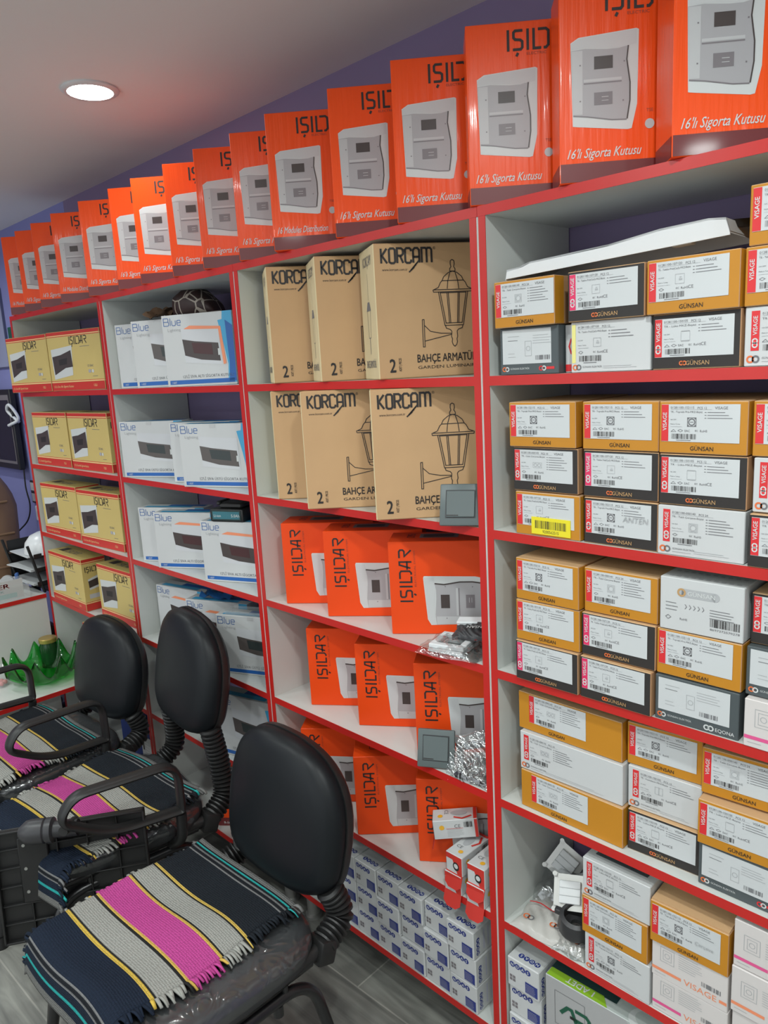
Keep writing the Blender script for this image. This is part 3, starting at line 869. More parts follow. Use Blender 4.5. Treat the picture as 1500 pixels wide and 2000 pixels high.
# brown lantern cartons, third unit
proto = lantern_box()
LAN = [(-1.545, -.016, 1, 57, 'brown lantern carton on the upper shelf, left of three, lantern drawing hidden'),
       (-1.362, -.016, 1, 58, 'brown lantern carton on the upper shelf, middle of three'),
       (-1.172, -.014, 1, 59, 'brown lantern carton on the upper shelf, rightmost, its whole lantern drawing showing'),
       (-1.582, -.004, 2, 40, 'brown lantern carton on the second shelf, leftmost, mostly hidden by its neighbour'),
       (-1.398, -.055, 2, 43, 'brown lantern carton on the second shelf, middle of three'),
       (-1.158, -.060, 2, 46, 'brown lantern carton on the second shelf with a grey switch leaning on it')]
for i, (x, y, l, a, lab) in enumerate(LAN):
    o = proto if i == 0 else copy_thing(proto)
    place(o, (x, y, ZT[l] + E_), a); tag(o, lab, 'box', 'brown lantern cartons')

# orange distribution-box cartons, third unit
proto = big_orange()
BIG = [(-1.605, .012, 3, 37), (-1.430, .010, 3, 37), (-1.208, .018, 3, 37),
       (-1.560, .034, 4, 36), (-1.368, .036, 4, 35), (-1.163, .036, 4, 36),
       (-1.590, .012, 5, 38), (-1.360, .000, 5, 44), (-1.166, .028, 5, 36)]
BL = ['behind two others on the shelf below the lanterns', 'in the middle of the shelf below the lanterns', 'with bagged white frames before it',
      'left of three on the shelf with the clear bags', 'in the middle of the shelf with the clear bags', 'behind an anthracite switch and a clear bag',
      'half hidden behind the nearest chair back', 'right behind the nearest chair back edge', 'beside the small red and white bulb boxes']
for i, (x, y, l, a) in enumerate(BIG):
    o = proto if i == 0 else copy_thing(proto)
    place(o, (x, y, ZT[l] + E_), a)
    tag(o, 'orange carton with sideways black lettering, ' + BL[i], 'box', 'orange cartons with sideways lettering')

# white and blue cartons, second unit
bp = {('under', .207): blue_box('under', .207), ('over', .207): blue_box('over', .207),
      ('over', .188): blue_box('over', .188, True), ('under', .187): blue_box('under', .187)}
used = set()
BLU = [(-2.450, .022, 1, 20, 'over', .207, 'white and blue carton on the top shelf, leftmost, two cartons overlapping it'),
       (-2.300, .004, 1, 24, 'over', .207, 'white and blue carton on the top shelf, middle of three'),
       (-2.090, -.004, 1, 24, 'under', .207, 'white and blue carton on the top shelf before the giraffe print pouch'),
       (-2.449, -.004, 2, 24, 'over', .188, 'white and blue carton on the second shelf, leftmost, taped lid corner'),
       (-2.160, .022, 2, 24, 'over', .188, 'white and blue carton on the second shelf squeezed behind the right one'),
       (-2.040, -.014, 2, 22, 'over', .188, 'white and blue carton on the second shelf, rightmost with torn lid'),
       (-2.412, .010, 3, 28, 'over', .188, 'white and blue carton on the third shelf, leftmost'),
       (-2.276, -.006, 3, 29, 'under', .187, 'white and blue carton on the third shelf, middle of three'),
       (-2.004, .004, 3, 23, 'under', .187, 'white and blue carton on the third shelf carrying a black battery'),
       (-2.445, .060, 4, 12, 'under', .187, 'white and blue carton on the fourth shelf, leftmost, behind the chair back'),
       (-2.195, .032, 4, 22, 'under', .187, 'white and blue carton on the fourth shelf, middle, blue film on top'),
       (-1.968, .004, 4, 24, 'over', .188, 'white and blue carton on the fourth shelf with a clear lid on top'),
       (-2.030, .006, 5, 16, 'over', .207, 'white and blue carton on the fifth shelf behind two chair backs')]
for i, (x, y, l, a, k, h, lab) in enumerate(BLU):
    o = bp[(k, h)] if (k, h) not in used else copy_thing(bp[(k, h)])
    used.add((k, h))
    place(o, (x, y, ZT[l] + E_), a); tag(o, lab, 'box', 'white and blue fuse box cartons')

# yellow cartons, first unit
proto = yellow_box()
YEL = [(-3.292, -.040, 1, 7, 'yellow carton on the top shelf, left one, sticking out over the edge'),
       (-2.945, -.012, 1, 12, 'yellow carton on the top shelf, right one'),
       (-3.262, .010, 2, 2, 'yellow carton on the second shelf, left one'),
       (-2.915, .014, 2, 2, 'yellow carton on the second shelf, right one'),
       (-3.262, .004, 3, 3, 'yellow carton on the third shelf, left one'),
       (-2.905, .006, 3, 4, 'yellow carton on the third shelf, right one'),
       (-3.258, -.004, 4, 1, 'yellow carton on the fourth shelf, left one, its right end showing'),
       (-2.840, .020, 4, 2, 'yellow carton on the fourth shelf, right one above the far chair'),
       (-3.080, .030, 5, 3, 'yellow carton low on the fifth shelf behind the green bowl and chair')]
for i, (x, y, l, a, lab) in enumerate(YEL):
    o = proto if i == 0 else copy_thing(proto)
    place(o, (x, y, ZT[l] + E_), a); tag(o, lab, 'box', 'yellow fuse box cartons')

# white bulb cartons on the bottom shelves
proto = noas_box()
n0 = 0
rr = random.Random(4)
COLN = ['first', 'second', 'third', 'fourth', 'fifth', 'sixth']
for ci, x in enumerate((-1.057, -1.141, -1.224, -1.307, -1.389, -1.471)):
    for k in range(3):
        o = proto if n0 == 0 else copy_thing(proto); n0 += 1
        place(o, (x + rr.uniform(0, .002) + (-.004 if (ci == 0 and k == 2) else 0), .004 + rr.uniform(-.004, .006) - (.01 if (ci, k) == (0, 2) else 0), ZT[6] + E_ + k * .0731), rr.uniform(-.6, .6))
        tag(o, 'white bulb carton, %s row, %s column from the right, under the bulb boxes' % (('bottom', 'middle', 'top')[k], COLN[ci]), 'box', 'white bulb cartons on the bottom shelf')
o = copy_thing(proto); place(o, (-1.556, .012, ZT[6] + E_), 1)
tag(o, 'white bulb carton alone at the left end of the bottom row, beside the chair bellows', 'box', 'white bulb cartons on the bottom shelf')
for k in range(3):
    o = copy_thing(proto); place(o, (-.884, .002 + (0, .004, -.002)[k], ZT[6] + E_ + k * .0731), (0, 2, 1)[k])
    tag(o, 'white bulb carton in the stack by the black and green carton, ' + ('bottom one', 'middle one', 'top one')[k], 'box', 'white bulb cartons by the green carton')

# small switch cartons, fourth unit: (kind, icon, x, y, z, rz, width, height, strip, label)
CX = [-.837, -.6965, -.555, -.411]
Z2 = [1.300, 1.3833, 1.4666]; Z3 = [1.008, 1.0898, 1.1716]; Z4 = [.718, .8012, .8844]; Z5 = [.424, .5072, .5904]
U1, U2, U3, U4, U5 = 'top compartment', 'second compartment', 'third compartment', 'fourth compartment', 'fifth compartment'
SWB = [
 ('slate', 'frame', -.866, .004, 1.598, 2, .122, .084, None, 'slate carton with white label, bottom left of the ' + U1),
 ('yellowstrip', 'phone', -.716, .004, 1.598, 1, .1425, .084, None, 'white carton with pale yellow strip, bottom row of the ' + U1),
 ('charcoal', 'switch', -.569, .004, 1.598, 0, .1345, .084, 'red', 'charcoal carton, bottom row of the ' + U1 + ' under an ochre one'),
 ('white', 'switch', -.430, .006, 1.598, 0, .1365, .084, None, 'white carton at the bottom right of the ' + U1),
 ('ochre', 'frame', -.868, -.008, 1.6826, 1, .126, .0815, None, 'ochre carton at the left end of the upper row in the ' + U1),
 ('charcoal', 'phone', -.717, -.004, 1.6826, 1, .1365, .0815, 'pink', 'charcoal carton with pink strip under the white cover in the ' + U1),
 ('ochre', 'phone', -.575, -.006, 1.6826, 0, .1405, .0815, None, 'ochre carton under the right end of the white cover'),
 ('ochre', 'phone', -.431, .002, 1.6826, 1, .1365, .0815, None, 'ochre carton in the middle of the right stack, ' + U1),
 ('ochre', 'socket', -.428, .004, 1.7656, 2, .1365, .0815, None, 'ochre carton on top of the right stack, ' + U1),
 ('ochre', 'phone', CX[0], .002, Z2[0], 1, .1365, .0815, None, 'ochre carton with a bright yellow barcode sticker'),
 ('charcoal', 'socket', CX[1] + .003, .006, Z2[0], 0, .1365, .0815, 'red', 'charcoal carton with handwriting beside the yellow sticker carton'),
 ('white', 'frame', CX[2], .002, Z2[0], 1, .1365, .0815, None, 'white carton in the bottom row of the ' + U2),
 ('charcoal', 'switch', CX[3], -.002, Z2[0], 1, .1365, .0815, 'red', 'charcoal carton at the bottom right of the ' + U2),
 ('charcoal', 'double', CX[0] - .005, .004, Z2[1], 2, .1355, .0815, 'red', 'charcoal carton on top of the yellow sticker carton'),
 ('charcoal', 'phone', CX[1] + .001, .008, Z2[1], 1, .1365, .0815, 'pink', 'charcoal carton with pink strip, middle row of the ' + U2),
 ('charcoal', 'switch', CX[2], .004, Z2[1], 1, .1365, .0815, 'red', 'charcoal carton above the white one, middle row of the ' + U2),
 ('white', 'two', CX[3] + .001, .006, Z2[1], 0, .1365, .0815, None, 'white carton, middle row at the right of the ' + U2),
 ('ochre', 'socket', CX[0] - .008, -.002, Z2[2], 3, .1365, .0815, None, 'ochre carton at the top left of the ' + U2),
 ('ochre', 'socket', CX[1] + .001, .006, Z2[2], 1, .1365, .0815, None, 'ochre carton, second in the top row of the ' + U2),
 ('ochre', 'socket', CX[2] - .001, .004, Z2[2], 0, .1365, .0815, None, 'ochre carton, third in the top row of the ' + U2),
 ('ochre', 'socket', CX[3] - .003, .008, Z2[2], 1, .1365, .0815, None, 'ochre carton at the top right of the ' + U2),
 ('charcoal', 'phone', CX[0], -.008, Z3[0], 1, .1365, .080, 'pink', 'charcoal carton with pink strip beside the roll of tape, ' + U3),
 ('charcoal', 'phone', CX[1], -.004, Z3[0], 0, .1365, .080, 'pink', 'charcoal carton with pink strip, bottom row second in the ' + U3),
 ('slate', 'two', CX[2], .002, Z3[0], 1, .1380, .080, None, 'slate carton in the bottom row of the ' + U3),
 ('sketch', 'frame', CX[3] + .004, -.002, Z3[0], 0, .1365, .080, 'pink', 'white carton with pink stripe, bottom right of the ' + U3),
 ('ochre', 'phone', CX[0], -.004, Z3[1], 2, .1365, .080, None, 'ochre carton in the middle of the left stack, ' + U3),
 ('charcoal', 'phone', CX[1], .002, Z3[1], 1, .1395, .080, 'pink', 'charcoal carton under an ochre one, middle row of the ' + U3),
 ('ochre', 'socket', CX[2], .006, Z3[1], 0, .1385, .080, None, 'ochre carton under the white carton with a gold ring'),
 ('slate', 'frame', CX[3], .010, Z3[1], 0, .1365, .080, None, 'slate carton, middle row at the right of the ' + U3),
 ('ochre', 'socket', CX[0], -.002, Z3[2], 0, .1365, .0815, None, 'ochre carton at the top left of the ' + U3),
 ('ochre', 'frame', CX[1] + .002, .008, Z3[2], 1, .1375, .0815, None, 'ochre carton, second in the top row of the ' + U3),
 ('gold', 'frame', CX[2] + .005, .004, Z3[2], 1, .1340, .090, None, 'white carton with a gold ring and grey nameplate'),
 ('charcoal', 'frame', CX[3], .022, Z3[2], 1, .1365, .0815, 'red', 'charcoal carton at the top right of the ' + U3),
 ('ochre', 'double', -.845, .012, Z4[0], 0, .2265, .082, None, 'long ochre carton at the bottom left of the ' + U4),
 ('charcoal', 'switch', -.614, .022, Z4[0], 3, .1320, .082, 'red', 'charcoal carton in the bottom row of the ' + U4),
 ('slate', 'frame', -.478, .014, Z4[0], 0, .1365, .080, None, 'slate carton at the bottom right of the ' + U4),
 ('white', 'double', -.847, .014, Z4[1], 1, .2245, .082, None, 'long white carton between two long ochre ones'),
 ('white', 'two', -.618, .030, Z4[1], 3, .1345, .082, None, 'white carton in the middle row of the ' + U4),
 ('ochre', 'switch', -.479, .008, Z4[1] - .002, 2, .1365, .082, None, 'ochre carton in the middle row at the right, ' + U4),
 ('ochre', 'double', -.856, .024, Z4[2], 0, .2285, .080, None, 'long ochre carton at the top left of the ' + U4),
 ('ochre', 'socket', -.622, .034, Z4[2], 4, .1345, .082, None, 'ochre carton in the top row of the ' + U4 + ', beside the long one'),
 ('ochre', 'frame', -.481, .024, Z4[2] + .001, 4, .1365, .083, None, 'ochre carton in the top row at the right, ' + U4),
 ('white', 'socket', -.694, .004, Z5[0], -1, .1365, .082, None, 'white carton at the bottom of the stack beside the zip bags'),
 ('ochre', 'frame', -.699, .002, Z5[1], 0, .1365, .0815, None, 'ochre carton between two white ones beside the zip bags'),
 ('white', 'switch', -.698, .004, Z5[2], 0, .1385, .080, None, 'white carton with a dark lid beside the zip bags'),
 ('sketch', 'frame', -.553, .004, .424, 0, .1365, .0725, 'pink', 'white carton with pink stripe at the bottom, ' + U5),
 ('sketch', 'frame', -.554, .003, .4972, 0, .1365, .0725, 'red', 'white carton with salmon stripe under the ochre carton, ' + U5),
 ('ochre', 'socket', -.556, -.002, .5704, 1, .1385, .083, None, 'ochre carton with pencil writing on two white ones, ' + U5),
 ('sketch', 'frame', -.411, .004, .6010, 0, .1365, .0880, 'pink', 'white carton with magenta stripe at the top right, ' + U5),
 ('sketch', 'frame', -.412, .002, .5120, 0, .1365, .0880, 'red', 'white carton with salmon stripe, middle right of the ' + U5),
 ('sketch', 'frame', -.410, .006, .4240, 0, .1365, .0872, 'red', 'white carton at the bottom right of the ' + U5)]
SWO = []
for (kind, ic, x, y, z, a, ww, hh, st, lab) in SWB:
    o = switch_box(kind, ic, ww, hh, st)
    place(o, (x, y, z + E_), a)
    tag(o, lab if len(lab.split()) > 3 else lab + ' on the shelf', 'box', 'small labelled switch cartons')
    SWO.append(o)
# yellow barcode sticker on one carton
host = SWO[9]
st = Sheet(0.036, 0.004, 0.082, 0.032, M_YLAB, lift=0.0022)
st.bars('F', 0.044, 0.015, 0.066, 0.015, M_INK, 1, seed=9, n=34); st.text('F', '9200562515', 0.060, 0.007, 0.0058, M_INK, 1, width=0.034)
part('barcode_sticker', st, host, label='bright yellow barcode sticker')
# dark lid panel on the white carton of the fifth compartment
b = MB(); b.box((0.016, 0.022, 0.0802), (0.122, 0.19, 0.0812), M_SLATE)
part('lid_print', b, SWO[44])
# half open kraft lid of the ochre carton below
b = MB(); b.box((0.001, 0, 0), (0.137, 0.2, 0.0012), M_KRAFT)
o = part('lid', b, SWO[47]); o.location = (0, 0.004, 0.0835); o.rotation_euler = (R(2.5), 0, 0)
# pencil words
def scribble(hostobj, u, v, s, word):
    c = Sheet(0, 0, 0.0001, 0.0001, M_LABEL, lift=0.0016); c.v = []; c.f = []; c.mi = []
    c.text('F', word, u, v, s, mat('pencil_grey', (0.40, 0.41, 0.42), 0.6), 2, shear=0.1)
    part('handwriting', c, hostobj)
scribble(SWO[10], .075, .045, .010, 'ANTEN')
scribble(SWO[47], .082, .036, .007, 'Çerçeve')

# small white carton with a red ring, seen in the gap of the top compartment
c = Carton(0.0215, 0.15, 0.082, M_CARTONW); c.annulus("F", 0.022, 0.045, 0.011, 0.015, M_LRED, 1) if False else None; c.line("F", [(0.0205, 0.062), (0.012, 0.057), (0.008, 0.045), (0.012, 0.033), (0.0205, 0.028)], 0.003, M_LRED, 1); c.rect("F", 0.001, 0.002, 0.0205, 0.014, M_LRED, 1)
# it stands on the same board behind the slate carton's right end
o = c.build('switch_carton'); place(o, (-.7425 + .0, .028, ZT[1] + E_), 0)
tag(o, 'narrow white carton with red mark between a slate and a white one', 'box')
# ------------------------------------------------------------------ chairs
def rounded_path(pts, rad, n=6):
    pts = [Vector(p) for p in pts]; out = [pts[0]]
    for i in range(1, len(pts) - 1):
        a, b, c = pts[i - 1], pts[i], pts[i + 1]
        r_ = min(rad, (a - b).length * .48, (c - b).length * .48)
        p, q = b + (a - b).normalized() * r_, b + (c - b).normalized() * r_
        for k in range(n + 1):
            t = k / n
            out.append(p * (1 - t) ** 2 + b * 2 * t * (1 - t) + q * t * t)
    out.append(pts[-1])
    return out

def spline(pts, n=10):
    pts = [Vector(p) for p in pts]; P = [pts[0]] + pts + [pts[-1]]; out = []
    for i in range(1, len(P) - 2):
        p0, p1, p2, p3 = P[i - 1:i + 3]
        for k in range(n):
            t = k / n
            out.append(0.5 * ((2 * p1) + (-p0 + p2) * t + (2 * p0 - 5 * p1 + 4 * p2 - p3) * t * t + (-p0 + 3 * p1 - 3 * p2 + p3) * t ** 3))
    out.append(pts[-1]); return out

def superell(n, hw, hh, e, f=None):
    out = []
    for k in range(n):
        t = 2 * math.pi * k / n
        c, s = math.cos(t), math.sin(t)
        out.append((hw * math.copysign(abs(c) ** (2 / e), c), hh * math.copysign(abs(s) ** (2 / e), s)))
    return out

def loft_rings(mb, rings, m, cap0=True, cap1=True):
    n = len(rings[0]); V = [p for r_ in rings for p in r_]; F = []
    for i in range(len(rings) - 1):
        for k in range(n):
            k2 = (k + 1) % n
            F.append([i * n + k, i * n + k2, (i + 1) * n + k2, (i + 1) * n + k])
    if cap0: F.append(list(range(n))[::-1])
    if cap1: F.append([(len(rings) - 1) * n + k for k in range(n)])
    mb.add(V, F, m)

SEAT_Z = 0.468
AX = 0.262
def back_outline(n=56, sx=1.0, sz=1.0):
    """rounded top, widest below the middle, flatter bottom"""
    out = []
    for k in range(n):
        t = 2 * math.pi * k / n
        c, s = math.cos(t), math.sin(t)
        e = 2.5 if s > 0 else 4.2
        x = 0.200 * math.copysign(abs(c) ** (2 / e), c)
        z = (0.198 if s > 0 else 0.14) * math.copysign(abs(s) ** (2 / e), s)
        x *= (1 - 0.06 * max(0, -z / 0.14) ** 1.5)
        out.append((x * sx, z * sz))
    return out

def film_mat():
    mt = bpy.data.materials.new('crinkled_clear_film'); mt.use_nodes = True
    nt = mt.node_tree; nt.nodes.remove(nt.nodes['Principled BSDF'])
    out = nt.nodes['Material Output']
    tr = nt.nodes.new('ShaderNodeBsdfTransparent'); tr.inputs[0].default_value = (0.93, 0.94, 0.94, 1)
    gl = nt.nodes.new('ShaderNodeBsdfGlossy'); gl.inputs['Roughness'].default_value = 0.16
    gl.inputs['Color'].default_value = (0.8, 0.82, 0.82, 1)
    tc = nt.nodes.new('ShaderNodeTexCoord')
    n = nt.nodes.new('ShaderNodeTexNoise'); n.inputs['Scale'].default_value = 16; n.inputs['Detail'].default_value = 6; n.inputs['Distortion'].default_value = 2.0
    n.noise_type = 'RIDGED_MULTIFRACTAL'
    nt.links.new(tc.outputs['Object'], n.inputs['Vector'])
    bp = nt.nodes.new('ShaderNodeBump'); bp.inputs['Strength'].default_value = 0.8; bp.inputs['Distance'].default_value = 0.006
    nt.links.new(n.outputs['Fac'], bp.inputs['Height']); nt.links.new(bp.outputs['Normal'], gl.inputs['Normal'])
    mx = nt.nodes.new('ShaderNodeMixShader'); mx.inputs[0].default_value = 0.13
    nt.links.new(tr.outputs[0], mx.inputs[1]); nt.links.new(gl.outputs[0], mx.inputs[2])
    nt.links.new(mx.outputs[0], out.inputs['Surface'])
    return mt
M_FILM = film_mat()

def make_chair(arms, tablet=None, dz=0.0, fr=0, bx=0.004):
    t = empty('office_chair')
    # seat cushion
    b = MB(); rings = []
    for (z, s) in ((SEAT_Z - .062, .93), (SEAT_Z - .055, .985), (SEAT_Z - .03, 1.0), (SEAT_Z - .014, .985), (SEAT_Z - .004, .93), (SEAT_Z - .0005, .82), (SEAT_Z, .5)):
        rings.append([Vector((x * s, y * s - 0.005, z)) for x, y in superell(48, .232, .226, 4.2)])
    loft_rings(b, rings, M_SEAT); part('seat', b, t, 60)
    b = MB(); rings = []
    for (z, s) in ((SEAT_Z - .064, .955), (SEAT_Z - .03, 1.012), (SEAT_Z - .010, .995), (SEAT_Z, .93), (SEAT_Z + .0035, .82), (SEAT_Z + .004, .5), (SEAT_Z + .0042, .05)):
        rings.append([Vector((x * s, y * s - 0.005, z)) for x, y in superell(48, .232, .226, 4.2)])
    loft_rings(b, rings, M_FILM, cap0=False); part('plastic_cover', b, t, 60, label='crinkled clear plastic seat cover')
    b = MB(); rings = []
    for (z, s) in ((SEAT_Z - .082, .80), (SEAT_Z - .075, .93), (SEAT_Z - .064, .955)):
        rings.append([Vector((x * s, y * s - 0.005, z)) for x, y in superell(48, .232, .226, 4.2)])
    loft_rings(b, rings, M_BLACKPL); part('seat_shell', b, t, 60)
    # backrest
    lean = Matrix.Translation((bx, 0.262, 0.628 + dz)) @ Matrix.Rotation(R(-11), 4, 'X')
    b = MB(); rings = []
    for (y, s) in ((.018, .97), (.004, 1.0), (-.010, .995), (-.024, .965), (-.034, .90), (-.041, .78), (-.045, .58), (-.047, .3), (-.0475, .04)):
        rings.append([lean @ Vector((x, y + 0.55 * x * x, z)) for x, z in back_outline(56, s, s)])
    loft_rings(b, rings, M_VINYL); part('backrest', b, t, 60)
    b = MB(); rings = []
    for (y, sx, sz) in ((.008, 1.012, 1.01), (.022, 1.02, 1.015), (.036, .97, .96), (.046, .80, .80), (.05, .4, .4)):
        rings.append([lean @ Vector((x, y + 0.55 * x * x, z)) for x, z in back_outline(56, sx, sz)])
    loft_rings(b, rings, M_BLACKPL); part('back_shell', b, t, 60)
    # ribbed bellows and their brackets
    for s in (-1, 1):
        P = spline([(bx + s * .165, .262, .52 + dz), (bx + s * .176, .275, .475 + dz * .45), (bx * .5 + s * .188, .268, .438 + dz * .12), (s * .198, .215, .415)], 14)
        P = [Vector(q) for q in P]; tot = sum((P[i+1]-P[i]).length for i in range(len(P)-1)); NB = int(tot / .0042)
        acc = [0]
        for i in range(len(P)-1): acc.append(acc[-1] + (P[i+1]-P[i]).length)
        Q = []
        for k in range(NB + 1):
            d_ = tot * k / NB; i = max(j for j in range(len(acc)) if acc[j] <= d_ + 1e-9); i = min(i, len(P) - 2)
            Q.append(P[i].lerp(P[i+1], (d_ - acc[i]) / max(1e-9, acc[i+1] - acc[i])))
        P = Q
        rad = [(.031 if i % 3 == 1 else (.0305 if i % 3 == 2 else .0235)) for i in range(len(P))]
        b = MB(); b.tube(P, rad, M_BLACKPL, 20); part('bellows', b, t, 25)
        b = MB()
        b.box((-.026, -.02, -.026), (.026, .025, .026), M_BLACKPL, .005, Matrix.Translation((s * .2, .205, .41)) @ Matrix.Rotation(R(-20), 4, 'X'), 2)
        b.cyl((s * .2, .165, .412), .017, .06, M_BLACKPL, 18, axis='y')
        part('bracket', b, t, 40)
        # seat rail and leg frame
        b = MB(); b.tube([(s * .205, .17, .405), (s * .205, -.21, .405)], .0125, M_TUBE, 14)
        b.tube([(s * .205, -.21, .405), (-s * .0, -.218, .405)], .0125, M_TUBE, 14)
        part('seat_rail', b, t, 40)
        b = MB(); b.tube(rounded_path([(s * .235, -.27, .012), (s * .208, -.20, .372), (s * .208, .165, .372), (s * .235, .245, .012)], .075, 9), .0125, M_TUBE, 14)
        b.cyl((s * .208, -.12, .388), .008, .02, M_TUBE, 10); b.cyl((s * .208, .10, .388), .008, .02, M_TUBE, 10)
        b.cyl((s * .208, .08, .352), .011, .024, M_TUBE, 12)
        part('leg_frame', b, t, 40)
        for y in (-.27, .245):
            b = MB(); b.lathe([(0, 0), (.019, 0), (.02, .006), (.017, .02), (.0135, .034), (.0135, .036)], M_BLACKPL, 18)
            o = part('foot_cap', b, t, 40); o.location = (s * .235, y, 0)
        if s in arms:
            loop = rounded_path([(s * AX, .115, .53), (s * AX, .115, .645 + fr), (s * AX, -.145, .655), (s * AX, -.185, .60), (s * AX, -.07, .525), (s * AX, .115, .51), (s * AX, .115, .53)], .06, 7)[:-1]
            b = MB(); b.tube(loop, .010, M_BLACKPL, 12, closed=True, sq=(2.1, 0.95) if False else None)
            # flat ribbon: widen across the chair
            for i, v in enumerate(b.v): v.x = s * AX + (v.x - s * AX) * 2.1
            part('armrest', b, t, 40)
            b = MB(); b.tube(rounded_path([(s * AX, .112, .50), (s * .268, .108, .43), (s * .21, .095, .392)], .03), .014, M_BLACKPL, 12); part('arm_post', b, t, 40)
    if tablet:
        L = Matrix(tablet)
        b = MB(); w_, h_ = .36, .29
        b.box((0, 0, 0), (w_, .006, h_), M_BLACKPL, .002)
        b.box((0, -.016, 0), (w_, 0, .006), M_BLACKPL, .0015); b.box((0, -.016, h_ - .006), (w_, 0, h_), M_BLACKPL, .0015)
        b.box((0, -.016, 0), (.006, 0, h_), M_BLACKPL, .0015); b.box((w_ - .006, -.016, 0), (w_, 0, h_), M_BLACKPL, .0015)
        for k in range(1, 6): b.box((.006, -.011, k * .048), (w_ - .006, 0, k * .048 + .004), M_BLACKPL, .001)
        for k in range(1, 5): b.box((k * .072, -.011, .006), (k * .072 + .004, 0, h_ - .006), M_BLACKPL, .001)
        b.box((.055, -.014, .10), (.125, -.002, h_ - .02), M_BLACKPL, .003)
        for (x, z) in ((.07, .13), (.11, .13), (.07, .19), (.11, .19), (.07, .25)): b.cyl((x, -.0145, z), .004, .003, M_CHROME, 10, axis='y')
        for v in b.v: v[:] = L @ v
        o = part('writing_tablet', b, t, 40)
        b = MB()
        b.lathe([(0, -.03), (.014, -.03), (.027, -.015), (.03, 0), (.03, .03), (.027, .033), (.03, .036), (.03, .05), (.02, .054), (.02, .11), (.0, .11)], M_ANTH2, 22,
                L @ Matrix.Translation((.10, -.035, h_ + .0)) @ Matrix.Rotation(R(90), 4, 'Y') @ Matrix.Rotation(R(8), 4, 'X'))
        g = part('hinge', b, o, 40)
        b = MB(); b.tube([L @ Vector((.20, -.036, h_ + .01)), Vector((AX, -.176, .575))], .012, M_BLACKPL, 12)
        part('support_arm', b, t, 40)
    return t

def tab_matrix(chair_pos, chair_rz, world_pos, world_rz, tilt=0):
    Wc = Matrix.Translation((*chair_pos, 0)) @ Matrix.Rotation(R(chair_rz), 4, 'Z')
    Wt = Matrix.Translation(world_pos) @ Matrix.Rotation(R(world_rz), 4, 'Z') @ Matrix.Rotation(R(tilt), 4, 'X')
    return Wc.inverted() @ Wt

CH = [((-1.345, -.515), 0), ((-1.975, -.39), -8), ((-2.50, -.40), 4)]
cA = make_chair((), None, -.012); place(cA, (*CH[0][0], 0), CH[0][1])
tag(cA, 'black office chair without armrests, nearest the camera, with a striped rug on it', 'chair', 'black office chairs with striped rugs')
cB = make_chair((1,), tab_matrix(CH[1][0], CH[1][1], (-1.885, -.725, .265), 58, -6), .125, 0, -.022)
place(cB, (*CH[1][0], 0), CH[1][1])
tag(cB, 'black office chair in the middle with a writing tablet folded down at its side', 'chair', 'black office chairs with striped rugs')
cC = make_chair((-1, 1), None, -.01); place(cC, (*CH[2][0], 0), CH[2][1])
tag(cC, 'black office chair farthest back with loop armrests, by the desk', 'chair', 'black office chairs with striped rugs')

# ------------------------------------------------------------------ woven rugs on the seats
STR = [(.000, (.17, .17, .165)), (.010, (.012, .014, .018)), (.014, (.03, .42, .40)), (.019, (.012, .014, .018)), (.025, (.20, .20, .20)), (.029, (.012, .014, .018)),
       (.036, (.20, .20, .20)), (.040, (.014, .018, .024)), (.126, (.66, .46, .10)), (.132, (.02, .02, .02)), (.136, (.37, .37, .34)), (.187, (.02, .02, .02)), (.191, (.66, .44, .10)),
       (.197, (.56, .075, .31)), (.268, (.66, .44, .10)), (.274, (.02, .02, .02)), (.280, (.37, .37, .34)), (.334, (.02, .02, .02)), (.338, (.66, .46, .08)), (.345, (.012, .020, .038)),
       (.425, (.20, .20, .20)), (.430, (.012, .014, .018)), (.437, (.20, .20, .20)), (.442, (.012, .020, .038)), (.462, (.03, .42, .40)), (.469, (.012, .020, .038)), (.490, (.19, .19, .18))]
RUGL = 0.51
